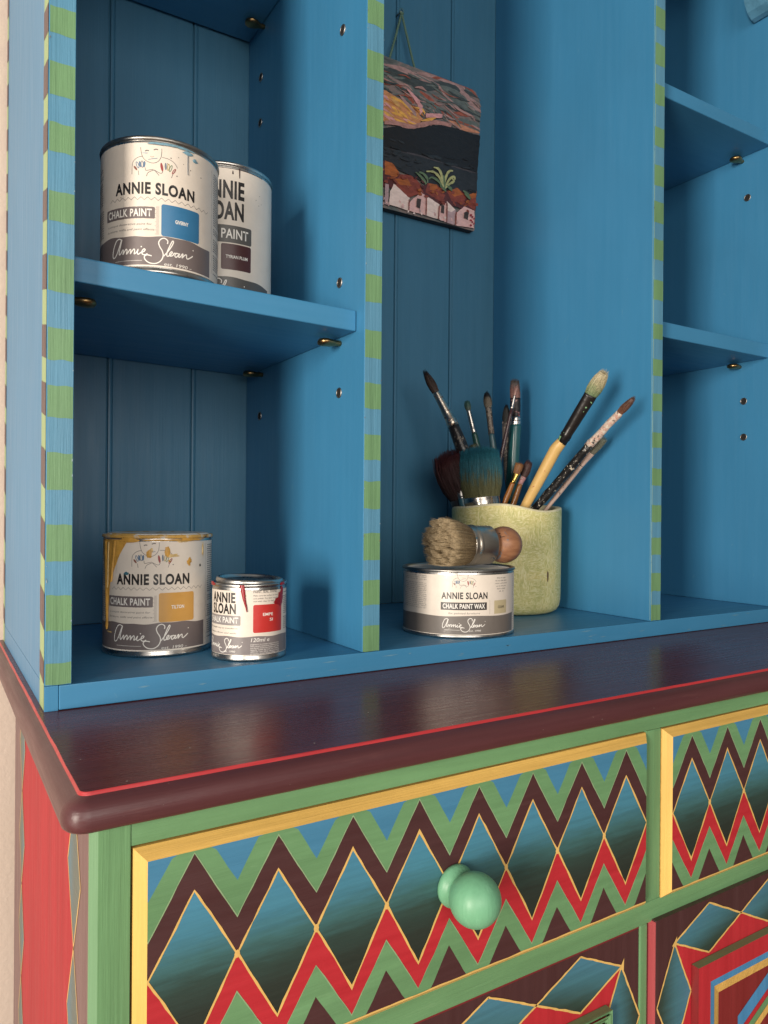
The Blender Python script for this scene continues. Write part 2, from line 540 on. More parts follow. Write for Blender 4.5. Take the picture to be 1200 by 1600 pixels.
def place(kind, sgn, loc):
    key = (kind, sgn)
    if key not in _proto:
        mbb = pin_mesh(sgn) if kind == 'shelf_pin' else hole_mesh(sgn)
        o = mbb.build(kind, hutch)
        _proto[key] = o
        if kind == 'shelf_pin':
            for v_ in o.data.vertices: v_.co *= 1.22
    else:
        o = _proto[key].copy(); COL.objects.link(o); o.parent = hutch
    o.location = loc
for (y, z) in ((.050, .3335), (.2615, .3335)):
    place('shelf_pin', -1, (X1, y, z)); place('shelf_pin', 1, (T, y + .001, z + .0052))
for (y, z) in ((.050, .781), (.2636, .781)):
    place('shelf_pin', -1, (X1, y, z)); place('shelf_pin', 1, (T, y, z))
for (y, z) in ((.0621, .7095), (.262, .7095), (.0636, .389), (.262, .389)):
    place('shelf_pin', -1, (X3, y, z)); place('shelf_pin', 1, (X2 + T, y, z))
for (y, z) in ((.0496, .6596), (.0524, .3974), (.0519, .2824), (.2732, .7211), (.2743, .6626), (.2689, .2812)):
    place('peg_hole', -1, (X1 - .0002, y, z))
for (y, z) in ((.0531, .650), (.0566, .3347), (.0562, .2789), (.27, .650), (.27, .3347)):
    place('peg_hole', -1, (X3 - .0002, y, z))

# curved corner bracket under the top of the right bay
mb = MB()
prof = [(X3 - .0008, .905 + .0), (X3 - .004, .906)]
out = []
for i in range(15):
    a = math.radians(-100 + 95 * i / 14)
    out.append((X3 - .038 + .043 * math.cos(a) * .85 - .001, .972 + .062 * math.sin(a)))
poly = [(X3 - .0008, 1.10), (X3 - .0008, .915)] + [(X3 - .004, .9135), (X3 - .012, .915), (X3 - .022, .922), (X3 - .030, .934), (X3 - .035, .950), (X3 - .040, .975), (X3 - .055, 1.0), (X3 - .085, 1.02), (X3 - .12, 1.03), (X3 - .12, 1.10)]
vs = [(x, .012, z) for x, z in poly] + [(x, .042, z) for x, z in poly]
n = len(poly)
tri = geometry.tessellate_polygon([[Vector((x, z, 0)) for x, z in poly]])
fs = [tuple(t) for t in tri] + [tuple(n + i for i in reversed(t)) for t in tri] + [(i, (i + 1) % n, n + (i + 1) % n, n + i) for i in range(n)]
mb.add(vs, fs, dblue('x'))
mb.build('corner_bracket', hutch)

# screw hook for the picture cord
mb = MB()
cx, cz = .5225, .9105
pts = [(cx, YB + .002, cz), (cx, YB - .006, cz)] + [(cx, YB - .011 - .0048 * math.cos(math.radians(a)) + .0048, cz - .0048 + .0048 * math.cos(math.radians(a)) if False else cz + .0042 * math.sin(math.radians(a))) for a in (0,)]
mb.tube([(cx, YB + .002, cz), (cx, YB - .012, cz)], [.0013, .0013], M_DTIN, 10)
ring = []
for i in range(15):
    a = 2 * math.pi * i / 14
    ring.append((cx + .0036 * math.sin(a), YB - .0125, cz + .0036 * math.cos(a)))
mb.tube(ring, [.0012] * 15, paint('teal_blue_hook_paint', (0.05, 0.15, 0.2), 'z'), 8, caps=False)
mb.build('hook', hutch)

# ------------------------------------------------------------------ base cabinet
YC = -0.185
base = thing('base_cabinet', 'brightly painted dresser base with zigzag drawers, harlequin doors and plum worktop', 'cabinet', (0.51, 0.0, FLOOR_Z))
XS0, XS1 = 0.002, 1.024

# worktop: swept edge profile (inset, z)
CX0, CX1, CY0, CY1 = -0.0145, 1.0365, -0.1992, 0.3735
def ring_pts(d, rc=0.0145):
    r = max(0.0012, rc - d * 0.9)
    pts = []
    x0, x1, y0, y1 = CX0 + d, CX1 - d, CY0 + d, CY1
    pts.append((x0, y1))
    m = 24
    for i in range(1, m): pts.append((x0, y1 + (y0 + r - y1) * i / m))
    for i in range(9):
        a = math.radians(180 + 90 * i / 8)
        pts.append((x0 + r + r * math.cos(a), y0 + r + r * math.sin(a)))
    m = 60
    for i in range(1, m): pts.append((x0 + r + (x1 - x0 - 2 * r) * i / m, y0))
    for i in range(9):
        a = math.radians(270 + 90 * i / 8)
        pts.append((x1 - r + r * math.cos(a), y0 + r + r * math.sin(a)))
    m = 24
    for i in range(1, m): pts.append((x1, y0 + r + (y1 - y0 - r) * i / m))
    pts.append((x1, y1))
    return pts
M_TOP = counter_mat()
EDGE = paint('plum_edge_paint', (0.080, 0.0235, 0.027), 'x', 0.38, 0.18, spec=0.4, worn=(0.115, 0.042, 0.042), fleck=0.25, coat=0.12)
prof = [(.010, -.0212, 'e'), (.0050, -.0212, 'e'), (.0026, -.0205, 'e'), (.0010, -.0190, 'e'), (.0002, -.0165, 'e'), (0, -.0140, 'e'), (.0003, -.0108, 'e'), (.0013, -.0080, 'e'), (.0030, -.0054, 'e'), (.0054, -.0037, 'e'), (.0078, -.0026, 'e'), (.0092, -.0020, 'r'), (.0100, -.0004, 'r'), (.0104, 0.0, 't')]
rings = [ring_pts(p[0]) for p in prof]
n = len(rings[0])
mb = MB()
vs = []
for j, (p, rg) in enumerate(zip(prof, rings)):
    for i, (x, y) in enumerate(rg):
        dz = wob(x, y, 1, .0002, 60)
        off = wob(x + y, j * .01, 3, .0006, 45) if j in (11, 12, 13) else 0
        if y > 0.3: off = 0
        # off shifts the painted line in and out a little
        ccx, ccy = (CX0 + CX1) / 2, 0.1
        vs.append((x + (off if x < 0.1 and y > CY0 + .03 else 0), y + (off if y < CY0 + .03 else 0), p[1] + (dz if j < 11 else 0)))
fe = []; fr = []; fl = []
for j in range(len(prof) - 1):
    for i in range(n - 1):
        q = (j * n + i, j * n + i + 1, (j + 1) * n + i + 1, (j + 1) * n + i)
        (fr if prof[j][2] == 'r' else (fl if (i < 24 or i > n - 26) else fe)).append(q)
mb.add(vs, fe, EDGE, True)
mb.add(vs, fl, paint('plum_edge_paint', (0.080, 0.0235, 0.027), 'y', 0.38, 0.18, spec=0.4, worn=(0.115, 0.042, 0.042), fleck=0.25, coat=0.12), True)
mb.add(vs, fr, paint('red_line_paint', (0.42, 0.028, 0.034), 'x', 0.4, 0.2))
top = [Vector(vs[(len(prof) - 1) * n + i]) for i in range(n)]
mb.add([tuple(p) for p in top], [tuple(range(n))], M_TOP)
bot = [Vector(vs[i]) for i in range(n)]
mb.add([tuple(p) for p in bot], [tuple(reversed(range(n)))], EDGE)
# fine scratches and paint specks in the wax
rs0 = random.Random(4)
scr = plain('pale_scratch', (0.20, 0.15, 0.145), 0.5)
spk = plain('pale_paint_speck', (0.62, 0.60, 0.56), 0.5)
for i in range(46):
    x = rs0.uniform(.01, .95); y = rs0.uniform(-.185, -.004); a = rs0.gauss(.25, .5); ln = rs0.uniform(.003, .016); w_ = rs0.uniform(.00010, .00028)
    dx, dy = math.cos(a) * ln, math.sin(a) * ln
    mb.add([(x - dy / ln * w_, y + dx / ln * w_, .00012), (x + dy / ln * w_, y - dx / ln * w_, .00012), (x + dx, y + dy, .00012)], [(0, 1, 2)], scr)
for i in range(40):
    x = rs0.uniform(.0, .95); y = rs0.uniform(-.187, -.004); r_ = rs0.uniform(.00025, .0007)
    mb.add([(x + r_ * math.cos(k * 1.05), y + r_ * math.sin(k * 1.05) * .8, .00014) for k in range(6)], [(0, 1, 2, 3, 4, 5)], spk)
mb.build('worktop', base)

# carcass: sides, rails and stiles
Y_BK = 0.235
ZT = -0.0214
mb = MB()
mb.box(XS0, YC + .004, FLOOR_Z + .07, XS0 + .022, Y_BK, ZT, plum('z'), 0.0)
# painted left side: harlequin columns between red and plum
X_ = XS0 - .0003
def side_poly(pts, mat, off=0.0, blend=None):
    mb.add([(X_ - off, y, z) for y, z in pts], [tuple(range(len(pts)))], mat, blend=blend)
zt, zbm = ZT - .0005, FLOOR_Z + .071
redm = paint('side_red_paint', (0.37, 0.016, 0.026), 'z', 0.55, 0.16, spec=0.2, coat=0.04, streak=160, worn=(0.31, 0.022, 0.030))
side_poly([(-.131, zbm), (.166, zbm), (.166, zt), (-.131, zt)], redm)
TEAL = grad_mat('teal_to_dark_blend', [(0.0, (0.058, 0.215, 0.335)), (0.26, (0.055, 0.195, 0.275)), (0.46, (0.042, 0.118, 0.122)), (0.60, (0.027, 0.054, 0.046)), (0.78, (0.022, 0.031, 0.025)), (1.0, (0.020, 0.026, 0.020))])
TEAL2 = grad_mat('teal_panel_blend', [(0.0, (0.060, 0.185, 0.27)), (0.45, (0.050, 0.15, 0.185)), (0.8, (0.030, 0.060, 0.050)), (1.0, (0.024, 0.033, 0.026))])
for (yc_, hw, nodes, per) in ((-.1325, .0235, -.1174, .0955), (.165, .022, -.2050, .0900)):
    z0 = nodes + per * 3
    k = 0
    while z0 > zbm - per:
        za, zb_ = z0, z0 - per
        zm = (za + zb_) / 2
        dia = [(yc_, za), (yc_ + hw, zm), (yc_, zb_), (yc_ - hw, zm)]
        # clip to the panel top/bottom by simple interpolation
        def clip(poly, zlim, above):
            outp = []
            for i in range(len(poly)):
                a, c = poly[i], poly[(i + 1) % len(poly)]
                ia = (a[1] <= zlim) if above else (a[1] >= zlim)
                ic = (c[1] <= zlim) if above else (c[1] >= zlim)
                if ia: outp.append(a)
                if ia != ic:
                    tt = (zlim - a[1]) / (c[1] - a[1]); outp.append((a[0] + tt * (c[0] - a[0]), zlim))
            return outp
        side = -1 if yc_ < 0 else 1
        # plum behind the outer flank
        p1 = clip(clip([(yc_, za), (yc_, zb_), (yc_ + side * hw, zm)], zt, True), zbm, False)
        outer = clip(clip([(yc_, za), (yc_ + side * hw, zm), (yc_, zb_), (yc_ + side * .07 if side > 0 else -.1805, zb_), (yc_ + side * .07 if side > 0 else -.1805, za)], zt, True), zbm, False)
        if len(outer) > 2:
            mb.add([(X_ - .0001, y, z) for y, z in outer], [tuple(t) for t in geometry.tessellate_polygon([[Vector((y, z, 0)) for y, z in outer]])], paint('side_plum_paint', (0.12, 0.055, 0.06), 'z', 0.42, 0.16))
        d2 = clip(clip(dia, zt, True), zbm, False)
        if len(d2) > 2:
            mb.add([(X_ - .0002, y, z) for y, z in d2], [tuple(range(len(d2)))], grad_mat('side_teal_blend', [(0, (0.055, 0.17, 0.235)), (0.5, (0.085, 0.12, 0.11)), (1, (0.095, 0.125, 0.10))]), blend=[0.5 + side * (y - yc_) / hw * .5 for y, z in d2])
            for i in range(4):
                a, c = dia[i], dia[(i + 1) % 4]
                if max(a[1], c[1]) > zt:
                    hi, lo = (a, c) if a[1] > c[1] else (c, a)
                    if lo[1] > zt: continue
                    tt = (zt - lo[1]) / (hi[1] - lo[1]); hi = (lo[0] + tt * (hi[0] - lo[0]), zt); a, c = hi, lo
                dy, dz = c[0] - a[0], c[1] - a[1]; L = math.hypot(dy, dz) or 1
                ny, nz_ = -dz / L * .0009, dy / L * .0009
                mb.add([(X_ - .0003, a[0] + ny, a[1] + nz_), (X_ - .0003, c[0] + ny, c[1] + nz_), (X_ - .0003, c[0] - ny, c[1] - nz_), (X_ - .0003, a[0] - ny, a[1] - nz_)], [(0, 1, 2, 3)], line_gold('z'))
        z0 -= per; k += 1
tag(mb.build('side_panel', base), 'left side painted red with plum and teal lozenges')
mb = MB(); mb.box(XS1 - .022, YC + .004, FLOOR_Z + .07, XS1, Y_BK, ZT, plum('z'), 0.0005); mb.build('side_panel', base)

D1L, D1R, D2L, D2R = .0255, .4770, .4997, .9985
DZT, DZB = -.0395, -.1955
STL, STR = .4722, .4838        # narrow centre stile between the doors
DOORT = -.2150
mb = MB()
# corner stiles: left with chamfered, paler corner
def stile(x0, x1, cham):
    z0, z1 = FLOOR_Z, ZT
    pts = [(x0 + .0046, YC), (x1, YC), (x1, YC + .0036), (x0, YC + .0036), (x0, YC + .0016)] if cham else [(x0, YC), (x1, YC), (x1, YC + .03), (x0, YC + .03)]
    n = len(pts)
    vs = [(x, y, z0) for x, y in pts] + [(x, y, z1) for x, y in pts]
    m2 = MB()
    for i in range(n):
        mat = green('z')
        if cham and i == n - 1: mat = paint('chamfer_pale_green_paint', (0.165, 0.31, 0.165), 'z', 0.42, 0.08)
        m2.add([vs[i], vs[(i + 1) % n], vs[n + (i + 1) % n], vs[n + i]], [(0, 1, 2, 3)], mat)
    m2.add(vs[n:], [tuple(range(n))], green('z'))
    return m2
stile(XS0 - .0006, .0240, True).build('corner_stile', base)
stile(.9990, XS1 + .0006, False).build('corner_stile', base)
mb = MB(); mb.box(.0243, YC + .0004, DZT + .0012, .9987, YC + .02, ZT, green('x'), 0.0006); mb.build('top_rail', base)
mb = MB(); mb.box(.0243, YC + .0004, -.2142, .9987, YC + .02, DZB + .0004, green('x'), 0.0006); mb.build('middle_rail', base)
mb = MB(); mb.box(.4780, YC + .0002, DZB + .0006, .4984, YC + .02, DZT + .0010, green('z'), 0.0008); mb.build('drawer_stile', base)
mb = MB(); mb.box(STL, YC + .0010, FLOOR_Z + .07, STR, YC + .02, -.2144, green('z'), 0.003, 4); mb.build('centre_stile', base)
mb = MB(); mb.box(.0243, YC + .0004, FLOOR_Z, .9987, YC + .02, FLOOR_Z + .09, green('x'), 0.0008); mb.build('plinth', base)
mb = MB(); mb.box(.0245, YC + .022, FLOOR_Z + .08, .9985, Y_BK, FLOOR_Z + .09, M_SHADE_DIRT, 0); mb.box(.0245, Y_BK - .01, FLOOR_Z + .091, .9985, Y_BK, ZT - .002, M_SHADE_DIRT, 0); mb.build('carcass_back', base)

# drawers -----------------------------------------------------------
PER = .05475
BV = .0068
def tri(x, x0):
    """+1 at lozenge middles, -1 at lozenge corners"""
    t = ((x - x0) / PER) % 1.0
    return 1 - abs(t - 0.5) * 4
LINES = [(-.0255, -.0705), (-.0485, -.0935), (-.0703, -.1165), (-.1650, -.1165), (-.1840, -.1410), (-.2060, -.1620)]  # (at middle, at corner)
def drawer(xl, xr):
    d = MB()
    yf = YC - BV
    fx0, fx1, fz0, fz1 = xl + BV, xr - BV, DZB + BV, DZT - BV
    # carcass of the drawer front behind the bevel
    d.add([(xl, YC, DZB), (xr, YC, DZB), (xr, YC, DZT), (xl, YC, DZT), (xl, YC + .02, DZB), (xr, YC + .02, DZB), (xr, YC + .02, DZT), (xl, YC + .02, DZT)],
          [(0, 4, 5, 1), (1, 5, 6, 2), (2, 6, 7, 3), (3, 7, 4, 0), (4, 7, 6, 5)], gold('x'))
    d.add([(xl, YC, DZT), (xr, YC, DZT), (fx1, yf, fz1), (fx0, yf, fz1)], [(0, 3, 2, 1)], gold('x'))
    d.add([(xl, YC, DZB), (xr, YC, DZB), (fx1, yf, fz0), (fx0, yf, fz0)], [(0, 1, 2, 3)], gold('x'))
    d.add([(xl, YC, DZB), (xl, YC, DZT), (fx0, yf, fz1), (fx0, yf, fz0)], [(0, 3, 2, 1)], gold('z'))
    d.add([(xr, YC, DZB), (xr, YC, DZT), (fx1, yf, fz1), (fx1, yf, fz0)], [(0, 1, 2, 3)], gold('z'))
    x0 = fx0 + .0003
    def lz(k, x):
        if k == -1: return fz1
        if k == len(LINES): return fz0
        mid, cor = LINES[k]
        t = (tri(x, x0) + 1) / 2
        z = cor + (mid - cor) * t + wob(x, k * .1, xl * 10, .0015, 34) + wob(x, k * .1, xl * 10 + 5, .0006, 150) + wob(x, k * .1, xl * 10 + 8, .0003, 420)
        return z
    cuts = []
    nseg = 8
    nper = int((fx1 - fx0) / PER) + 2
    for i in range(nper * 2):
        for j in range(nseg):
            cuts.append(x0 + (i + j / nseg) * PER / 2)
    cuts = [fx0] + [c for c in cuts if fx0 + .0002 < c < fx1 - .0002] + [fx1]
    blue_m = paint('drawer_blue_paint', (0.050, 0.195, 0.335), 'x', 0.44, 0.12)
    mats = [blue_m, green('x'), plum('x'), TEAL, red('x'), green('x'), plum('x')]
    ks = list(range(-1, len(LINES) + 1))
    cl = lambda z: max(fz0, min(fz1, z))
    for i in range(len(cuts) - 1):
        a, c = cuts[i], cuts[i + 1]
        for q in range(len(ks) - 1):
            za, zc, zb2, zd = cl(lz(ks[q], a)), cl(lz(ks[q], c)), cl(lz(ks[q + 1], a)), cl(lz(ks[q + 1], c))
            if za - zb2 < 1e-5 and zc - zd < 1e-5: continue
            vs = [(a, yf, zb2), (c, yf, zd), (c, yf, zc), (a, yf, za)]
            bl = None
            if mats[q] is TEAL: bl = [min(1, max(0, (-.0703 - v[2]) / .0947)) for v in vs]
            d.add(vs, [(0, 1, 2, 3)], mats[q], blend=bl)
    # painted outlines
    def ribbon(k, mat, w0, off, jitter, lo=0.0):
        for i in range(len(cuts) - 1):
            a, c = cuts[i], cuts[i + 1]
            za, zc = lz(k, a), lz(k, c)
            if max(za, zc) > fz1 - .0004 or min(za, zc) < fz0 + .0004: continue
            wa = w0 * (1 + jitter * noise.noise(Vector((a * 190, k * 3.1, 1)))) ; wc = w0 * (1 + jitter * noise.noise(Vector((c * 190, k * 3.1, 1))))
            d.add([(a, yf - off, za - wa), (c, yf - off, zc - wc), (c, yf - off, zc + wc), (a, yf - off, za + wa)], [(0, 1, 2, 3)], mat)
    ribbon(2, line_gold('x'), .00125, .00016, .95)
    ribbon(3, line_gold('x'), .00140, .00020, .95)
    pale = paint('pale_edge_green_paint', (0.25, 0.37, 0.20), 'x', 0.5, 0.1)
    ribbon(1, pale, .00065, .00012, .9)
    ribbon(4, pale, .00050, .00012, .9)
    # gold dots where the outlines cross and a thin gold line along the lower edge
    i = 0
    while x0 + i * PER < fx1:
        px = x0 + i * PER
        if px > fx0 + .002:
            vs = [(px, yf - .0003, -.1168)]
            for k in range(10):
                a = 2 * math.pi * k / 10
                r = .0019 + .0006 * noise.noise(Vector((px * 90, k * 1.3, 2)))
                vs.append((px + r * math.cos(a), yf - .00024, -.1168 + 1.35 * r * math.sin(a)))
            d.add(vs, [(0, 1 + k, 1 + (k + 1) % 10) for k in range(10)], line_gold('x'))
        i += 1
    nn = 60
    for i in range(nn):
        a = fx0 + (fx1 - fx0) * i / nn; c = fx0 + (fx1 - fx0) * (i + 1) / nn
        wa = .0012 + wob(a, 0, 3, .0006, 60); wc = .0012 + wob(c, 0, 3, .0006, 60)
        d.add([(a, yf - .0002, fz0), (c, yf - .0002, fz0), (c, yf - .0002, fz0 + wc), (a, yf - .0002, fz0 + wa)], [(0, 1, 2, 3)], line_gold('x'))
    return d
def knob(parent, x, z):
    d = MB()
    y0 = YC - BV
    rot = Matrix.Translation((x, y0, z)) @ Matrix.Rotation(math.radians(90), 4, 'X')
    pr = [(.0001, .0), (.0146, .0), (.0156, .0010), (.0158, .0030), (.0153, .0048), (.0138, .0066), (.0124, .0080), (.0118, .0094), (.0121, .0106)]
    for i in range(1, 22):
        a = math.radians(-48 + 138 * i / 21)
        pr.append((.0187 * math.cos(a), .0252 + .0187 * math.sin(a)))
    d.lathe(pr, mint('z'), 64, rot)
    o = d.build('knob', parent)
    return o
dr = drawer(D1L, D1R).build('drawer_front', base)
knob(dr, .2556, -.1172)
dr2 = drawer(D2L, D2R).build('drawer_front', base)
knob(dr2, .7490, -.1150)

# doors --------------------------------------------------------------
def poly_on(d, y, pts, mat, blend=None):
    pts = [p for p in pts]
    trs = geometry.tessellate_polygon([[Vector((a, c, 0)) for a, c in pts]])
    d.add([(a, y, c) for a, c in pts], [tuple(t) for t in trs], mat, blend=blend)
def dense(pts, k, amp=.0005, step=.004):
    outp = []
    for i in range(len(pts)):
        a, c = Vector(pts[i]), Vector(pts[(i + 1) % len(pts)])
        m = max(1, int((c - a).length / step))
        for j in range(m):
            p = a.lerp(c, j / m)
            outp.append((p.x + wob(p.x, p.y, k, amp, 110), p.y + wob(p.x, p.y, k + 9, amp, 110)))
    return outp
def stroke_on(d, y, pts, w, mat, k=0):
    p = [Vector(q) for q in pts]
    full = []
    for i in range(len(p) - 1):
        m = max(1, int((p[i + 1] - p[i]).length / .004))
        for j in range(m): full.append(p[i].lerp(p[i + 1], j / m))
    full.append(p[-1])
    L = []; Rr = []
    for i, q in enumerate(full):
        t = (full[min(i + 1, len(full) - 1)] - full[max(i - 1, 0)])
        t = t.normalized() if t.length else Vector((1, 0))
        nn = Vector((-t.y, t.x)); ww = w * (1 + .45 * noise.noise(Vector((q.x * 170, q.y * 170, k))))
        q = q + nn * wob(q.x, q.y, k, .0005, 120)
        L.append(q + nn * ww); Rr.append(q - nn * ww)
    vs = [(a.x, y, a.y) for a in L] + [(a.x, y, a.y) for a in Rr]
    n = len(L)
    d.add(vs, [(i, i + 1, n + i + 1, n + i) for i in range(n - 1)], mat)

def door(x0, x1, ztop, yface, node_x, spacing, side, mould_mat):
    """harlequin door: plum ground, lozenges round the frame, moulded centre panel"""
    zlow = FLOOR_Z + .093
    d = MB()
    d.box(x0, yface, zlow, x1, yface + .02, ztop, plum('z'), 0.0006)
    y1 = yface - .00015
    sx = spacing / 2
    # panel moulding position
    if side > 0: px0, px1 = node_x + .0248, x1 - .0560
    else: px0, px1 = x0 + .0560, node_x - .0200
    pz1 = ztop - .0545; pz0 = zlow + .0545
    # red ground between the lozenges and the panel
    zc = ztop - .0274
    a_, b_ = (node_x, x1 - .0275) if side > 0 else (x0 + .0275, node_x)
    poly_on(d, y1, dense([(a_, zlow + .0274), (b_, zlow + .0274), (b_, zc), (a_, zc)], 1, .0003, .02), red('z'))
    sgn = 1 if side > 0 else -1
    y2 = yface - .00030
    # top row
    i = 0
    hh = .0240
    xx = node_x
    while (xx + sgn * sx * 2 < x1 - .02) if side > 0 else (xx - sx * 2 > x0 + .02):
        xa, xm, xb = xx, xx + sgn * sx, xx + sgn * sx * 2
        pts = dense([(xa, zc), (xm, zc + hh), (xb, zc + .0005), (xm, zc - hh)], i + 3, .0005)
        xs = [p[0] for p in pts]
        bl = [max(0, min(1, .5 - (p[1] - zc) / (2 * hh) + sgn * 0.25 * (p[0] - xm) / sx)) for p in pts]
        # fan from the middle keeps the blend smooth
        vs = [(xm, y2, zc)] + [(p[0], y2, p[1]) for p in pts]
        d.add(vs, [(0, 1 + j, 1 + (j + 1) % len(pts)) for j in range(len(pts))], TEAL2, blend=[.5] + bl)
        # plum ground above is the door itself
        for (p, q) in (((xa, zc), (xm, zc + hh)), ((xm, zc + hh), (xb, zc)), ((xb, zc), (xm, zc - hh)), ((xm, zc - hh), (xa, zc))):
            stroke_on(d, yface - .00045, [p, q], .00085, line_gold('z'), i)
        xx = xb; i += 1
    # side columns
    for (cx_, sd) in ((a_, 1), (b_, -1)):
        zz = zc
        hw = .0245; per = .104
        while zz - per > zlow + .02:
            zm = zz - per / 2
            pts = dense([(cx_, zz), (cx_ + hw, zm), (cx_, zz - per), (cx_ - hw, zm)], i + 20, .0005)
            bl = [max(0, min(1, .5 + side * (p[0] - cx_) / hw * -.45)) for p in pts]
            vs = [(cx_, y2, zm)] + [(p[0], y2, p[1]) for p in pts]
            d.add(vs, [(0, 1 + j, 1 + (j + 1) % len(pts)) for j in range(len(pts))], TEAL2, blend=[.5] + bl)
            for (p, q) in (((cx_, zz), (cx_ + hw, zm)), ((cx_ + hw, zm), (cx_, zz - per)), ((cx_, zz - per), (cx_ - hw, zm)), ((cx_ - hw, zm), (cx_, zz))):
                stroke_on(d, yface - .00045, [p, q], .00085, line_gold('z'), i)
            zz -= per; i += 1
    # worn gold corner blot
    poly_on(d, yface - .0006, dense([(node_x - .004, zc - .002), (node_x + .003, zc + .006), (node_x + .0025, zc - .006), (node_x, zc - .003)], 2, .0008), line_gold('z'))
    o = d.build('door', base)
    # moulded panel, proud of the door
    pm = MB()
    yp = yface - .0085
    olive = paint('olive_green_paint', (0.13, 0.215, 0.10), 'x', 0.46, 0.12)
    def ringbox(xa, za, xb, zb_, ya, yb_, mats):
        pm.add([(xa, ya, za), (xb, ya, za), (xb, yb_, za), (xa, yb_, za)], [(0, 1, 2, 3)], mats[0])
        pm.add([(xa, ya, zb_), (xb, ya, zb_), (xb, yb_, zb_), (xa, yb_, zb_)], [(3, 2, 1, 0)], mats[1])
        pm.add([(xa, ya, za), (xa, ya, zb_), (xa, yb_, zb_), (xa, yb_, za)], [(3, 2, 1, 0)], mats[2])
        pm.add([(xb, ya, za), (xb, ya, zb_), (xb, yb_, zb_), (xb, yb_, za)], [(0, 1, 2, 3)], mats[3])
    def frame(xa, za, xb, zb_, w_, y, mat, yi=None):
        yi = y if yi is None else yi
        o4 = [(xa, y, za), (xb, y, za), (xb, y, zb_), (xa, y, zb_)]
        i4 = [(xa + w_, yi, za + w_), (xb - w_, yi, za + w_), (xb - w_, yi, zb_ - w_), (xa + w_, yi, zb_ - w_)]
        pm.add(o4 + i4, [(0, 1, 5, 4), (1, 2, 6, 5), (2, 3, 7, 6), (3, 0, 4, 7)], mat)
    dred = paint('deep_red_paint', (0.20, 0.016, 0.018), 'z', 0.42, 0.16)
    ringbox(px0, pz0, px1, pz1, yp, yface - .0006, [dred, olive, dred if side > 0 else mould_mat, mould_mat])
    if side > 0:
        frame(px0, pz0, px1, pz1, .0180, yp, red('z'))
        frame(px0 + .018, pz0 + .018, px1 - .018, pz1 - .018, .0075, yp, paint('bright_blue_paint', (0.06, 0.24, 0.47), 'z', 0.42, 0.14), yp + .0012)
        frame(px0 + .0255, pz0 + .0255, px1 - .0255, pz1 - .0255, .0115, yp + .0012, gold('z'), yp + .0045)
        inn = .037; yi = yp + .0045
    else:
        w_ = 0
        for j in range(4):   # ribbed green moulding
            frame(px0 + w_, pz0 + w_, px1 - w_, pz1 - w_, .0028, yp - (.0006 if j % 2 else 0), mould_mat, yp + (.0012 if j % 2 == 0 else .0004)); w_ += .0028
        frame(px0 + w_, pz0 + w_, px1 - w_, pz1 - w_, .012, yp + .001, red('z'), yp + .0045)
        inn = w_ + .012; yi = yp + .0045
    pm.add([(px0 + inn, yi, pz0 + inn), (px1 - inn, yi, pz0 + inn), (px1 - inn, yi, pz1 - inn), (px0 + inn, yi, pz1 - inn)], [(0, 1, 2, 3)], dred)
    # diagonal painted stripes in the centre field
    mats = [paint('bright_blue_paint', (0.06, 0.24, 0.47), 'z'), red('z'), green('z'), gold('z')]
    xa, xb = px0 + inn + .001, px1 - inn - .001
    offs = [(-.0080, .0080), (.0085, .0150), (.0155, .0240), (.0245, .0330)]
    z_at_right = -.3135
    for (o0_, o1_), m_ in zip(offs, mats):
        za = z_at_right - o0_; zb2 = z_at_right - o1_
        slope = .52
        L_ = .13
        xs = xa + .030
        pm.add([(xs, yi - .0003, za - slope * (.668 - xs)), (xb, yi - .0003, za - slope * (.668 - xb)), (xb, yi - .0003, zb2 - slope * (.668 - xb)), (xs, yi - .0003, zb2 - slope * (.668 - xs))], [(3, 2, 1, 0)], m_) if side > 0 else None
    pm.build('raised_panel', o)
    return o
dl = door(.0262, .4712, -.2155, YC + .0012, .4480, .1015, -1, green('z'))
# dark red painted top edge of the left door, right door's left edge with window light put into its red
mb = MB(); mb.box(.0266, YC + .0008, -.2158, .4706, YC + .0011, -.2142, paint('dark_red_edge_paint', (0.16, 0.015, 0.018), 'x'), 0.0002)
mb.build('top_edge', dl)
drr = door(.4880, .9972, -.2120, YC - .0045, .5137, .1030, 1, paint('deep_red_paint', (0.20, 0.016, 0.018), 'z'))
mb = MB(); mb.box(.4870, YC - .0042, FLOOR_Z + .093, .4879, YC + .012, -.2130, paint('window_lit_red_paint', (0.42, 0.075, 0.085), 'z'), 0.0002)
mb.build('door_edge', drr)

# ------------------------------------------------------------------ text and label tools
_txt = {}
def text_geo(s, bold=0.0, spacing=1.0):
    key = (s, bold, spacing)
    if key in _txt: return _txt[key]
    cu = bpy.data.curves.new('lettering', 'FONT')
    cu.body = s; cu.size = 1.0; cu.offset = bold; cu.resolution_u = 4; cu.space_character = spacing
    cu.fill_mode = 'BOTH' if hasattr(cu, 'fill_mode') else cu.fill_mode
    ob = bpy.data.objects.new('lettering', cu)
    COL.objects.link(ob)
    dg = bpy.context.evaluated_depsgraph_get()
    dg.update()
    ev = ob.evaluated_get(dg)
    me = ev.to_mesh()
    vs = [(v.co.x, v.co.y) for v in me.vertices]
    fs = [tuple(p.vertices) for p in me.polygons]
    ev.to_mesh_clear()
    bpy.data.objects.remove(ob); bpy.data.curves.remove(cu)
    _txt[key] = (vs, fs)
    return _txt[key]
CAP = max(v[1] for v in text_geo('H')[0])

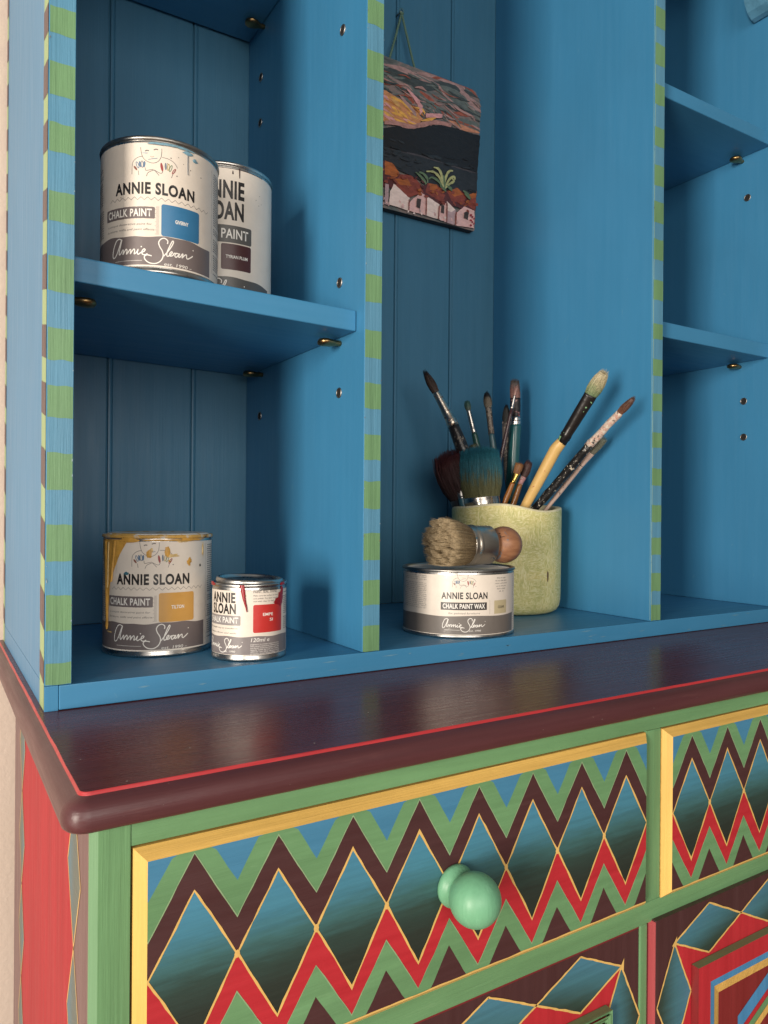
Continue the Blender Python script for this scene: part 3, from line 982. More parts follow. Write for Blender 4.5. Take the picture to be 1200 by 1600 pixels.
class Label:
    """draws flat artwork on a cylinder (or any u,v surface)"""
    def __init__(s, mb, cx, cy, r, z0, front):
        s.mb = mb; s.c = (cx, cy); s.r = r; s.z0 = z0
        f = Vector((front[0], front[1])).normalized()
        s.f = f; s.rt = Vector((-f.y, f.x))
    def P(s, u, v, off):
        a = u / s.r; R_ = s.r + off
        x = s.c[0] + R_ * (math.sin(a) * s.rt.x + math.cos(a) * s.f.x)
        y = s.c[1] + R_ * (math.sin(a) * s.rt.y + math.cos(a) * s.f.y)
        return (x, y, s.z0 + v)
    def band(s, u0, u1, lo, hi, mat, off, n=None, smooth=True):
        n = n or max(2, int((u1 - u0) / .0025))
        vs = []
        for i in range(n + 1):
            u = u0 + (u1 - u0) * i / n
            a = lo(u) if callable(lo) else lo; b_ = hi(u) if callable(hi) else hi
            vs += [s.P(u, a, off), s.P(u, b_, off)]
        s.mb.add(vs, [(2 * i, 2 * i + 2, 2 * i + 3, 2 * i + 1) for i in range(n)], mat, smooth)
    def rrect(s, u0, v0, u1, v1, rc, mat, off, k=0, rag=0.0):
        def inset(u):
            d = min(u - u0, u1 - u)
            if d >= rc: return 0.0
            return rc - math.sqrt(max(0, rc * rc - (rc - d) ** 2))
        us = [u0 + rc * (1 - math.cos(math.pi / 2 * i / 5)) for i in range(6)]
        m = max(2, int((u1 - u0 - 2 * rc) / .0012))
        us += [u0 + rc + (u1 - u0 - 2 * rc) * i / m for i in range(1, m)]
        us += [u1 - rc * (1 - math.cos(math.pi / 2 * (5 - i) / 5)) for i in range(6)]
        vs = []
        for u in us:
            j = wob(u, v0, k, rag, 900) if rag else 0
            j2 = wob(u, v1, k + 3, rag, 900) if rag else 0
            vs += [s.P(u, v0 + inset(u) + j, off), s.P(u, v1 - inset(u) + j2, off)]
        s.mb.add(vs, [(2 * i, 2 * i + 2, 2 * i + 3, 2 * i + 1) for i in range(len(us) - 1)], mat, True)
    def text(s, st, u, v, cap, mat, off, width=None, align='l', shear=0.0, bold=0.0, spacing=1.0, sx=None, keep=None):
        vs, fs = text_geo(st, bold, spacing)
        if not vs: return
        x0 = min(p[0] for p in vs); x1 = max(p[0] for p in vs)
        k = cap / CAP
        kx = (width / (x1 - x0)) if width else (sx or k)
        wd = (x1 - x0) * kx
        base_u = u if align == 'l' else (u - wd / 2 if align == 'c' else u - wd)
        out_ = []
        for (a, b_) in vs:
            uu = base_u + (a - x0) * kx + b_ * k * shear; vv = v + b_ * k
            out_.append((uu, vv))
        if keep:
            fs = [f for f in fs if keep(sum(out_[i][0] for i in f) / len(f), sum(out_[i][1] for i in f) / len(f))]
        s.mb.add([s.P(a, b_, off) for a, b_ in out_], fs, mat, True)
    def stroke(s, pts, w, mat, off, close=False, taper=0.0):
        # Catmull-Rom through the points
        p = [Vector(q) for q in pts]
        if close: p = [p[-1]] + p + [p[0], p[1]]
        else: p = [p[0] * 2 - p[1]] + p + [p[-1] * 2 - p[-2]]
        full = []
        for i in range(1, len(p) - 2):
            for j in range(5):
                t = j / 5
                full.append(0.5 * ((2 * p[i]) + (-p[i - 1] + p[i + 1]) * t + (2 * p[i - 1] - 5 * p[i] + 4 * p[i + 1] - p[i + 2]) * t * t + (-p[i - 1] + 3 * p[i] - 3 * p[i + 1] + p[i + 2]) * t ** 3))
        full.append(p[-2])
        vs = []
        n = len(full)
        for i, q in enumerate(full):
            t = full[min(i + 1, n - 1)] - full[max(i - 1, 0)]
            t = t.normalized() if t.length > 1e-9 else Vector((1, 0))
            nn = Vector((-t.y, t.x)); ww = w * (1 - taper * abs(2 * i / max(1, n - 1) - 1))
            vs += [s.P(*(q + nn * ww), off), s.P(*(q - nn * ww), off)]
        s.mb.add(vs, [(2 * i, 2 * i + 1, 2 * i + 3, 2 * i + 2) for i in range(n - 1)], mat, True)
    def line(s, pts, w, mat, off):
        for i in range(len(pts) - 1):
            a, c = Vector(pts[i]), Vector(pts[i + 1])
            t = (c - a).normalized(); nn = Vector((-t.y, t.x)) * w
            s.mb.add([s.P(*(a + nn), off), s.P(*(a - nn), off), s.P(*(c - nn), off), s.P(*(c + nn), off)], [(0, 1, 2, 3)], mat)
    def blob(s, u, v, ru, rv, mat, off, k=0, rag=0.25, n=22, dome=0.0005):
        vs = [s.P(u, v, off + dome)]
        for ring_, fr in ((0, .6), (1, 1.0)):
            for i in range(n):
                a = 2 * math.pi * i / n
                j = 1 + rag * noise.noise(Vector((math.cos(a) * 1.6, math.sin(a) * 1.6, k * 3.7))) + rag * .6 * noise.noise(Vector((math.cos(a) * 4, math.sin(a) * 4, k * 1.7)))
                vs.append(s.P(u + ru * fr * j * math.cos(a), v + rv * fr * j * math.sin(a), off + dome * (.8 if ring_ == 0 else 0.05)))
        fs = [(0, 1 + i, 1 + (i + 1) % n) for i in range(n)] + [(1 + i, 1 + n + i, 1 + n + (i + 1) % n, 1 + (i + 1) % n) for i in range(n)]
        s.mb.add(vs, fs, mat, True)
    def drip(s, u, vtop, vbot, w0, w1, mat, off, lean=0.0, k=0, dome=.0008, rag=0.2):
        n = 26; m = 6
        vs = []
        for i in range(n + 1):
            t = i / n
            v = vtop + (vbot - vtop) * t
            w = w0 + (w1 - w0) * t
            w *= 1 + rag * noise.noise(Vector((t * 5, k, 1)))
            if t > .93: w *= math.sqrt(max(.02, 1 - ((t - .93) / .07) ** 2))
            uc = u + lean * t + .15 * w0 * noise.noise(Vector((t * 3, k, 5)))
            for j in range(m + 1):
                q = -1 + 2 * j / m
                vs.append(s.P(uc + q * w, v, off + dome * (1 - q * q) * (1 + .5 * t)))
        fs = [(i * (m + 1) + j, i * (m + 1) + j + 1, (i + 1) * (m + 1) + j + 1, (i + 1) * (m + 1) + j) for i in range(n) for j in range(m)]
        s.mb.add(vs, fs, mat, True)

class Drips:
    """every run or splash of dried paint becomes a part of its tin; specks go on the label"""
    def __init__(s, L, t): s.L = L; s.t = t
    def _do(s, fn, a, k):
        mb = MB(); old = s.L.mb; s.L.mb = mb
        getattr(s.L, fn)(*a, **k)
        s.L.mb = old
        mb.build('paint_drip' if fn == 'drip' else 'paint_splash', s.t)
    def drip(s, *a, **k): s._do('drip', a, k)
    def blob(s, *a, **k): s._do('blob', a, k)
    def band(s, *a, **k): s._do('band', a, k)

def C(name, c): return plain(name, c, 0.5)
# brand drawing and handwriting in a unit box, traced as pen strokes (y up)
def sig_points():
    raw = [
        [(292, 1042), (268, 1034), (240, 1050), (216, 1098), (204, 1150), (212, 1178), (236, 1168), (264, 1118), (286, 1064), (298, 1042), (284, 1092), (272, 1138), (276, 1160), (292, 1146), (306, 1124), (313, 1130), (308, 1160), (326, 1134), (340, 1120), (346, 1134), (341, 1160), (358, 1142), (372, 1124), (379, 1132), (374, 1160), (392, 1134), (406, 1122), (411, 1136), (407, 1160), (424, 1150), (440, 1124), (432, 1152), (440, 1164), (462, 1150), (484, 1142), (494, 1128), (484, 1122), (470, 1140), (472, 1162), (492, 1168), (512, 1158)],
        [(662, 1068), (664, 1042), (640, 1026), (612, 1036), (596, 1064), (604, 1096), (624, 1130), (630, 1168), (612, 1208), (574, 1232), (528, 1230), (496, 1208), (488, 1182), (508, 1168), (544, 1174)],
        [(634, 1168), (664, 1130), (694, 1082), (709, 1046), (700, 1040), (680, 1082), (660, 1134), (660, 1164), (680, 1156), (700, 1132), (694, 1124), (680, 1142), (684, 1160), (704, 1152), (716, 1132), (734, 1134)],
        [(752, 1132), (732, 1130), (720, 1150), (730, 1162), (750, 1140), (758, 1128), (750, 1156), (764, 1152), (780, 1126), (786, 1130), (778, 1158), (800, 1132), (816, 1126), (816, 1148), (826, 1156), (848, 1142), (872, 1122)]]
    dot = (464, 1104)
    f = lambda p: ((p[0] - 200) / 672.0, (1234 - p[1]) / 672.0)
    return [[f(p) for p in st] for st in raw], f(dot)
SIG, SIGDOT = sig_points()
def signature(L, u0, v0, w, mat, off, th):
    for st in SIG: L.stroke([(u0 + a * w, v0 + c * w) for a, c in st], th, mat, off)
    L.blob(u0 + SIGDOT[0] * w, v0 + SIGDOT[1] * w, th * 1.3, th * 1.3, mat, off, 1, 0.0, 8, 0)
    L.blob(u0 + 1.005 * w, v0 + .235 * w, th * 1.2, th * 1.2, mat, off, 1, 0.0, 8, 0)

def figure(L, uc, vb, w, off, ink):
    """line drawing of a head over two raised hands with coloured fingers"""
    f = lambda x, y: (uc + (x - 538) / 400.0 * w, vb + (440 - y) / 400.0 * w)
    th = w * .0055
    S = lambda pts, m=ink, t=th: L.stroke([f(*p) for p in pts], t, m, off)
    S([(423, 188), (432, 240), (446, 278), (480, 308), (528, 320), (568, 304), (592, 270), (600, 230), (601, 186)])
    S([(462, 220), (478, 213), (494, 216)], ink, th * 2.0); S([(534, 206), (552, 198), (570, 200)], ink, th * 2.0)
    S([(505, 262), (520, 268), (536, 262)], C('figure_pink', (.5, .28, .2)), th)
    S([(490, 292), (520, 284), (560, 276), (566, 272)], C('figure_blue', (.10, .17, .27)), th)
    S([(443, 264), (400, 275), (364, 302), (350, 340), (348, 418)]); S([(604, 262), (660, 268), (708, 292), (736, 330)])
    S([(404, 388), (410, 428)]); S([(464, 362), (470, 386), (505, 380), (534, 374)]); S([(474, 436), (490, 404), (535, 382), (552, 392), (580, 422)]); S([(540, 378), (575, 396), (600, 400), (612, 380)]); S([(716, 352), (696, 388), (683, 426)])
    def finger(x, y, a, l, wd, c, solid=True):
        ca, sa = math.cos(math.radians(a)), math.sin(math.radians(a))
        pts = []
        for i in range(12):
            q = 2 * math.pi * i / 12
            lx, ly = wd * math.cos(q), l * math.sin(q)
            pts.append((x + lx * ca - ly * sa, y + lx * sa + ly * ca))
        if solid:
            vs = [L.P(*f(x, y), off)] + [L.P(*f(*p), off) for p in pts]
            L.mb.add(vs, [(0, 1 + i, 1 + (i + 1) % 12) for i in range(12)], c)
        else:
            L.stroke([f(*p) for p in pts], th * 1.4, c, off, close=True)
    br, bl, gy, rd, yl = C('figure_brown', (.20, .075, .05)), C('figure_blue', (.10, .17, .27)), C('figure_grey', (.17, .2, .24)), C('figure_red', (.30, .05, .045)), C('figure_yellow', (.42, .32, .12))
    gn = C('figure_green', (.17, .24, .15))
    finger(380, 366, -38, 24, 9, br); finger(398, 340, -20, 28, 9, bl, False); finger(420, 334, -10, 28, 10, bl); finger(438, 333, -4, 28, 9, gy, False); finger(456, 334, 6, 28, 10, bl)
    finger(602, 346, -10, 38, 11, rd); finger(634, 336, -2, 32, 9, gy); finger(656, 338, 8, 28, 8, yl, False); finger(676, 346, 18, 30, 8, gn, False); finger(704, 366, 32, 26, 7, rd, False)
    L.blob(*f(730, 400), th * 2.6, th * 2.6, ink, off, 1, 0, 10, 0)

def side_print(L, u0, u1, v0, v1, off, k, pitch=.0021, dens=.75):
    """blocks of small print too fine to read: rows of broken dashes"""
    rr = random.Random(k)
    v = v1
    while v > v0:
        u = u0 + rr.uniform(0, .001)
        if rr.random() < .93:
            while u < u1 - .0006:
                w = rr.uniform(.0012, .0042)
                L.band(u, min(u + w, u1), v - pitch * .42, v, M_GREYINK, off, 2)
                u += w + rr.uniform(.0005, .0011)
        v -= pitch
def italic_rows(L, u0, u1, rows, off, k, h=.0017, mat=None):
    rr = random.Random(k)
    for (v, txt) in rows:
        L.text(txt, u0, v, h, mat or M_GREYINK, off, width=u1 - u0, shear=.22)

def tin(name, label, x, y, z0, r, h, front, lid='recess', rim_mat=None, lid_mat=None, group='tins of paint and wax on the shelves'):
    t = thing(name, label, 'paint tin', (x, y, z0), group)
    xf = Matrix.Translation((x, y, z0))
    b = MB()
    b.lathe([(r * .93, .0022), (r * .97, .0004), (r * 1.000, .0), (r * 1.016, .0012), (r * 1.016, .0026), (r * 1.000, .0040), (r * .998, .0052), (r * .998, h - .0060), (r * 1.000, h - .0048), (r * .994, h - .0040), (r * .994, h - .0030)], M_TIN, 96, xf)
    b.lathe([(r * .93, .0022), (.0005, .0022)], M_DTIN, 96, xf)
    b.build('tin_body', t)
    b = MB()
    b.lathe([(r * .994, h - .0036), (r * 1.020, h - .0030), (r * 1.024, h - .0016), (r * 1.016, h - .0003), (r * .995, h), (r * .960, h - .0004), (r * .945, h - .0022)], rim_mat or M_TIN, 96, xf)
    b.build('rim', t)
    b = MB()
    lm = lid_mat or M_TIN
    if lid == 'recess':
        b.lathe([(r * .948, h - .0020), (r * .935, h - .0044), (r * .88, h - .0048), (r * .862, h - .0036), (r * .84, h - .0036), (r * .82, h - .0050), (r * .4, h - .0052), (.0004, h - .0052)], lm, 96, xf)
    elif lid == 'flat':
        b.lathe([(r * .955, h - .0012), (r * .945, h + .0004), (r * .90, h + .0012), (r * .84, h + .0006), (r * .5, h + .0010), (.0004, h + .0011)], lm, 96, xf)
    elif lid == 'proud':
        b.lathe([(r * .93, h - .0018), (r * .935, h + .0012), (r * .925, h + .0034), (r * .89, h + .0040), (r * .86, h + .0032), (r * .84, h + .0010), (r * .70, h + .0008), (r * .67, h + .0016), (r * .63, h + .0008), (.0004, h + .0009)], lm, 96, xf)
    b.build('lid', t)
    return t

CAMXY = (-0.07794, -0.63029)
def front_of(x, y): return (CAMXY[0] - x, CAMXY[1] - y)

def litre_label(t, x, y, z0, r, h, colour_name, swatch_c, swatch_w, ruin=False):
    b = MB()
    L = Label(b, x, y, r, z0, front_of(x, y))
    ang = math.pi * r
    L.band(-ang, ang, .0056, h - .0062, M_CREAM, .00022, 120)
    def wave(u): return .0302 + .0007 * math.sin(u * 95) + .00035 * math.sin(u * 260 + 1) + .0018 * math.cos(u / r * .9)
    L.band(-.092, .0502, .0070, wave, M_BAND, .00030, 90)
    L.band(-.092, .0502, .0062, .0066, M_WHITE, .00030, 60)
    figure(L, -.0055, .0830, .040, .00034, M_GREYINK)
    L.text('ANNIE SLOAN', -.0055, .0686, .0092, M_INK, .00036, width=.0715, align='c', bold=.040, spacing=1.12)
    z = []
    for i in range(34): z.append((-.0480 + i * .0950 / 33, .0630 + (.0026 if i % 2 else 0)))
    L.line(z, .00016, M_GREYINK, .00034)
    L.rrect(-.0530, .0470, -.0045, .0572, .0012, M_BAND, .00034, 2, .0002)
    L.text('CHALK PAINT', -.0288, .0490, .0062, M_WHITE, .00042, width=.0435, align='c', bold=.026, spacing=1.10)
    italic_rows(L, -.0510, -.0070, [(.0414, 'a unique decorative paint for'), ], .00036, 1)
    italic_rows(L, -.0520, -.0050, [(.0368, 'furniture, walls and paint effects')], .00036, 1)
    for i in range(28): L.band(-.0023 - (.0012 if i % 4 else .0022), -.0010, .0338 + i * .00088, .0338 + i * .00088 + .0002, M_GREYINK, .00034, 1)
    sm = label_mat('swatch_' + colour_name.lower(), swatch_c, 0.34)
    L.rrect(.0008, .0328, .0356, .0604, .0020, sm, .00034)
    L.text(colour_name, .0185, .0453, .0030, M_WHITE, .00042, width=swatch_w, align='c', bold=.030, spacing=1.05)
    signature(L, -.0445, .0082, .0735, M_WHITE, .00042, .00046)
    L.text('est. 1990', .0032, .0074, .0028, M_WHITE, .00042, width=.0205, shear=.2)
    L.band(-.0410, -.0150, .0104, .0107, M_WHITE, .00042, 12); L.band(.0255, .0278, .0082, .0085, M_WHITE, .00042, 3)
    zz = [(.0535 + .0006 * math.sin(i * 1.3), .012 + i * .0022) for i in range(44)]
    L.line(zz, .00012, M_GREYINK, .00034)
    side_print(L, .0565, .0760, .012, .045, .00034, 5)
    side_print(L, .0565, .0760, .050, .105, .00034, 6)
    side_print(L, -.0860, -.0600, .036, .060, .00034, 7)
    side_print(L, -.0860, -.0620, .066, .100, .00034, 8)
    return b, L

# --- blue tin on the upper shelf
GX, GY = .1050, .0690
ZS = .3638
t1 = tin('paint_tin', 'cream paint tin with bright blue colour swatch, standing at front of upper left shelf', GX, GY, ZS, .0522, .1185, front_of(GX, GY), 'recess', M_DTIN)
b, L = litre_label(t1, GX, GY, ZS, .0522, .1185, 'GIVERNY', (0.035, 0.165, 0.33), .0118)
D = Drips(L, t1)
pb = plain('dried_blue_paint', (0.16, 0.30, 0.38), 0.5, nz=.3, scale=200)
pdk = plain('dark_blue_drip', (0.05, 0.08, 0.12), 0.45)
D.drip(.0236, .1095, .0905, .00042, .00030, pdk, .0004, 0, 3, .0003)
D.blob(.0235, .1095, .0045, .0014, pb, .0006, 4, .5)
D.blob(.0305, .1050, .0026, .0014, pb, .0004, 5, .6)
D.blob(-.002, .1118, .012, .0009, pb, .0013, 6, .6)
D.blob(.014, .1122, .017, .0011, pb, .0013, 7, .5)
D.blob(-.013, .1035, .0022, .0007, plain('pale_blue_smear', (.42, .46, .48), .5), .0004, 8, .6, dome=.0001)
for (u, v, s_) in ((.0085, .1015, .0005), (.0055, .096, .0004), (.0262, .0955, .0004), (.0150, .1035, .0003), (.0375, .0930, .0005), (-.0352, .0662, .0004), (.0195, .099, .0003)):
    L.blob(u, v, s_, s_, M_SHADE_DIRT, .0004, 2, .4, 8, .0001)
b.build('label', t1)

# --- plum tin behind it (taller)
PX, PY = .1890, .1370
HP = .1480
ZS = .3620
t2 = tin('paint_tin', 'taller cream tin with dark plum swatch, half hidden behind the blue-swatch tin', PX, PY, ZS, .0512, HP, front_of(PX, PY), 'recess', M_TIN)
b = MB()
L = Label(b, PX, PY, .0512, ZS, front_of(PX, PY))
L.band(-math.pi * .0512, math.pi * .0512, .0056, HP - .0062, M_CREAM, .00022, 120)
bandm = label_mat('slate_grey_label_band', (0.095, 0.090, 0.085))
L.band(-.060, .0570, .0066, lambda u: .0322 - .0025 * (u / .05) ** 2 + .0004 * math.sin(u * 200), bandm, .0003, 60)
L.text('ANNIE', .0218, .1118, .0166, M_INK, .00036, width=.0440, align='r', bold=.038, spacing=1.08)
L.text('SLOAN', .0214, .0905, .0166, M_INK, .00036, width=.0450, align='r', bold=.038, spacing=1.08)
L.rrect(-.0460, .0668, .0302, .0843, .0018, bandm, .00034)
L.text('CHALK PAINT', .0264, .0712, .0092, M_WHITE, .00042, width=.0640, align='r', bold=.016, spacing=1.06)
L.rrect(-.0015, .0396, .0298, .0656, .0018, label_mat('swatch_plum', (.070, .022, .024), .34), .00034)
L.text('TYRIAN PLUM', .0145, .0512, .0030, M_WHITE, .00042, width=.0226, align='c', bold=.026)
for i in range(26): L.band(-.0060, -.0040, .040 + i * .001, .0402 + i * .001, M_GREYINK, .00034, 1)
signature(L, -.0520, .0070, .0740, M_WHITE, .00042, .0005)
D = Drips(L, t2)
D.drip(.0165, HP - .0050, HP - .0150, .0007, .0004, plain('dried_plum_paint', (.04, .014, .016), .4), .0004, 0, 1, .0004)
D.drip(.0096, HP - .0085, HP - .0120, .0004, .0008, plain('dried_plum_paint', (.04, .014, .016), .4), .0004, 0, 2, .0004)
L.band(-.03, .045, HP - .0068, HP - .0063, plain('dried_plum_paint', (.04, .014, .016), .4), .0005, 30)
for (u, v) in ((.040, .112), (.041, .122), (.0435, .1145), (.036, .1165)): L.blob(u, v, .0004, .0004, M_SHADE_DIRT, .0004, 2, .4, 8, .0001)
b.build('label', t2)

# --- mustard tin on the bottom board
TX, TY = .1199, .1243
HTN = .1150
drym = plain('dried_mustard_paint', (0.56, 0.30, 0.055), 0.45, nz=.22, scale=160, bump=.0004)
drym2 = plain('pale_mustard_smear', (0.62, 0.44, 0.19), 0.5, nz=.25, scale=220)
rimm = NT('mustard_stained_rim')
rf = rimm.noise(70, 5, 0.7, 0.4)
rimm.col(rimm.ramp(rf, [(0.40, (0.55, 0.52, 0.47)), (0.47, (0.60, 0.36, 0.09)), (0.62, (0.50, 0.28, 0.06)), (0.66, (0.03, 0.02, 0.012))]))
rimm.rough(.42)
lidm = NT('white_tin_lid')
lf = lidm.noise(34, 5, 0.7, 0.6)
lidm.col(lidm.ramp(lf, [(0.52, (0.70, 0.67, 0.62)), (0.57, (0.60, 0.38, 0.11))]))
lidm.rough(.4)
t3 = tin('paint_tin', 'cream paint tin with mustard yellow swatch and yellow paint run down its left side', TX, TY, ZB, .0521, HTN, front_of(TX, TY), 'flat', rimm.m, lidm.m)
b, L = litre_label(t3, TX, TY, ZB, .0521, HTN, 'TILTON', (0.60, 0.32, 0.075), .0125)
D = Drips(L, t3)
# wide run from the rim narrowing to a trickle at lower left
n = 40; vs = []; m = 8
for i in range(n + 1):
    q = i / n
    v = .1105 + (.0262 - .1105) * q
    ul = -.0715 + .0115 * min(1, q * 1.6) + .0010 * noise.noise(Vector((q * 9, 0, 0)))
    ur = -.0275 + (-.0245) * min(1, q / .52) ** .8 + .0010 * noise.noise(Vector((q * 8, 3, 0)))
    if q > .52: ur = -.0520 - .0035 * (q - .52) / .48
    if q > .93: ur = ul + (ur - ul) * (1 - (q - .93) / .08)
    for j in range(m + 1):
        e = j / m
        vs.append(L.P(ul + (ur - ul) * e, v, .0004 + .0009 * math.sin(math.pi * e) * (1 + .9 * noise.noise(Vector((e * 7, q * 2.2, 4))))))
run = MB()
run.add(vs, [(i * (m + 1) + j, i * (m + 1) + j + 1, (i + 1) * (m + 1) + j + 1, (i + 1) * (m + 1) + j) for i in range(n) for j in range(m)], drym, True)
run.build('paint_run', t3)
D.drip(-.0590, .109, .0245, .0024, .0016, drym, .0012, .0045, 5, .0010)
D.drip(-.0440, .109, .0700, .0022, .0010, drym, .0011, -.0040, 6, .0009)
D.drip(-.0520, .108, .0640, .0011, .0006, drym2, .0018, -.0010, 7, .0006)
D.blob(-.0525, .0222, .0042, .0008, drym2, .0006, 8, .6)
D.blob(.0082, .0990, .0024, .0050, drym, .0005, 9, .35); D.blob(.0128, .0955, .0062, .0017, drym2, .0004, 10, .6, dome=.0002)
D.blob(.0300, .0890, .0024, .0034, drym, .0004, 11, .7, dome=.0003); D.blob(.0102, .0905, .0014, .0010, drym, .0004, 12, .5)
D.blob(-.0082, .0968, .0026, .0040, drym, .0005, 13, .4); D.blob(-.0060, .1005, .0012, .0022, drym2, .0004, 14, .5)
D.blob(.0230, .1085, .0062, .0009, drym2, .0005, 15, .6); D.blob(.0480, .1000, .0012, .0070, drym2, .0005, 16, .5)
D.blob(.0020, .1102, .0220, .0010, drym, .0010, 17, .5); D.blob(.0330, .1104, .0150, .0012, drym, .0010, 18, .5); D.blob(-.0270, .1100, .0120, .0020, drym, .0010, 19, .5)
L.blob(.0440, .0850, .0009, .0016, M_SHADE_DIRT, .0004, 20, .5, dome=.0001)
D.blob(-.0300, .0788, .0026, .0016, plain('teal_smear', (.05, .16, .21), .5), .0005, 21, .4, dome=.0001)
b.build('label', t3)

# --- small red tin
EX, EY, ER, EH = .1863, .0446, .0349, .0712
t4 = tin('paint_tin', 'small sample paint tin with red swatch, red drips and a lid slightly ajar', EX, EY, ZB, ER, EH, front_of(EX, EY), 'none')
xf = Matrix.Translation((EX, EY, ZB + EH - .0002)) @ Matrix.Rotation(math.radians(2.6), 4, Vector((.6, .75, 0)))
b = MB()
r = ER
b.lathe([(r * .90, -.0018), (r * .915, .0012), (r * .90, .0034), (r * .865, .0040), (r * .835, .0030), (r * .82, .0008), (r * .66, .0006), (r * .63, .0014), (r * .60, .0006), (.0004, .0007)], M_TIN, 96, xf)
for o_ in list(bpy.data.objects):
    if o_.parent == t4 and o_.name.startswith('lid'): bpy.data.objects.remove(o_)
lid4 = b.build('lid', t4)
b = MB()
L = Label(b, EX, EY, ER, ZB, front_of(EX, EY))
L.band(-math.pi * ER, math.pi * ER, .0058, EH - .0062, M_CREAM, .00022, 100)
L.band(-.070, .0480, .0062, lambda u: .0222 + .0004 * math.sin(u * 220) + .0006 * math.cos(u / ER), label_mat('pale_grey_label_band', (.20, .175, .175)), .0003, 60)
L.text('ANNIE', -.0425, .0540, .0086, M_INK, .00036, width=.0296, bold=.034, spacing=1.08)
L.text('SLOAN', -.0420, .0438, .0086, M_INK, .00036, width=.0296, bold=.034, spacing=1.08)
L.rrect(-.0495, .0330, -.0080, .0420, .0010, label_mat('pale_grey_label_box', (.26, .235, .23)), .00034)
L.text('CHALK PAINT', -.0475, .0351, .0052, M_WHITE, .00042, width=.0375, bold=.014)
italic_rows(L, -.0480, -.0110, [(.0296, 'The simple way to transform')], .00036, 1, .0014)
italic_rows(L, -.0480, -.0120, [(.0252, 'furniture, floors and walls')], .00036, 1, .0014)
L.text('PAINT, SEAL, DONE.', .0035, .0628, .0022, M_GREYINK, .00036, width=.0245, bold=.008)
for i in range(3): L.text(['Make sure the surface is clean', 'and polish. For best results', 'seal with clear or dark wax'][i], .0035, .0598 - i * .0026, .0013, M_GREYINK, .00036, width=.0255)
redsw = label_mat('swatch_red', (.52, .035, .030), .34)
L.rrect(.0034, .0262, .0350, .0520, .0016, redsw, .00034)
L.text('EMPE', .0125, .0416, .0026, M_WHITE, .00042, width=.0105, bold=.012)
L.text('SI', .0195, .0366, .0026, M_WHITE, .00042, bold=.012, width=.0034)
L.text('120ml e', .0015, .0180, .0034, M_WHITE, .00042, width=.0175, shear=.2)
for i in range(6): L.text(['pigment in water based binder', 'non toxic and low odour paint', 'surfaces must be clean and dry', 'apply with brush or roller', 'allow to dry then seal', 'protect from frost keep cool'][i], .0012, .0152 - i * .0017, .0010, M_WHITE, .00042, width=.0300)
side_print(L, .0385, .0520, .026, .062, .00034, 15, .0018)
signature(L, -.0490, .0078, .0425, M_WHITE, .00042, .00032)
L.text('est. 1990', -.0250, .0082, .0017, M_WHITE, .00042, width=.0120, shear=.2)
D = Drips(L, t4)
rp = plain('glossy_red_paint', (.30, .012, .018), .28, nz=.1)
D.drip(-.0070, EH - .0008, .0455, .0023, .0005, rp, .0010, .0048, 2, .0008)
D.blob(.0330, .0560, .0040, .0072, rp, .0005, 3, .5, dome=.0003); D.blob(.0355, .0630, .0024, .0042, rp, .0005, 4, .5, dome=.0003); D.blob(.0285, .0535, .0050, .0026, rp, .0004, 5, .6, dome=.0002)
D.blob(.0350, EH - .0012, .0045, .0014, rp, .0012, 6, .4); D.blob(-.0440, EH - .0010, .0075, .0018, rp, .0012, 7, .5)
L.blob(-.0035, .0605, .0005, .0009, plain('green_speck', (.25, .40, .18), .5), .0004, 8, .4)
b.build('label', t4)

# --- wide wax tin
WX, WY, WR, WH = .4564, .0681, .0646, .0757
t5 = tin('wax_tin', 'wide low cream and grey tin of clear wax supporting the stubby wax brush', WX, WY, ZB, WR, WH, front_of(WX, WY), 'recess', M_DTIN, plain('white_lid_paint', (.62, .60, .57), .38, nz=.1), group='tins of paint and wax on the shelves')
t5['category'] = 'wax tin'
b = MB()
L = Label(b, WX, WY, WR, ZB, front_of(WX, WY))
L.band(-math.pi * WR, math.pi * WR, .0030, WH - .0060, M_CREAM, .00022, 130)
L.band(-.150, .0800, .0044, lambda u: .0246 + .0005 * math.sin(u * 90), M_BAND_W, .0003, 100)
figure(L, .0065, .0548, .0270, .00034, M_GREYINK)
L.text('ANNIE SLOAN', .0075, .0436, .0068, M_INK, .00036, width=.0520, align='c', bold=.030, spacing=1.10)
L.rrect(-.0192, .0312, .0328, .0396, .0003, plain('black_label_box', (.045, .04, .038), .4), .00034)
L.text('CHALK PAINT WAX', .0068, .0330, .0050, M_WHITE, .00042, width=.0475, align='c', bold=.026, spacing=1.05)
L.text('for painted furniture', .0068, .0268, .0020, M_GREYINK, .00036, width=.0350, align='c', shear=.22)
signature(L, -.0175, .0074, .0480, M_WHITE, .00042, .00034)
L.text('est. 1990', .0120, .0078, .0018, M_WHITE, .00042, width=.0135, shear=.2)
L.band(-.0150, .0020, .0092, .0095, M_WHITE, .00042, 8)
rr = random.Random(3)
for i in range(19):
    v = .0692 - i * .0021
    if i in (4,): continue
    L.text(['with a soft lint free cloth or', 'large wax brush, working', 'small areas at a time. Wipe', 'off any excess as you go', 'then leave to cure and buff'][i % 5], -.0370, v, .0012, M_GREYINK, .00036, width=rr.uniform(.036, .043), align='r')
for i in range(6): L.text(['When you apply', 'the wax, think about', 'cream: a soft spread', 'on the skin you', 'feel is clean', 'A S'][i], .0535, .0652 - i * .0030, .0014, M_GREYINK, .00036, width=[.015, .019, .0205, .016, .014, .008][i], align='c', shear=.2)
L.rrect(.0428, .0262, .0630, .0410, .0003, label_mat('swatch_clear', (.52, .44, .27), .4), .00034)
L.text('CLEAR', .0535, .0322, .0026, M_INK, .00042, width=.0105, align='c', bold=.012)
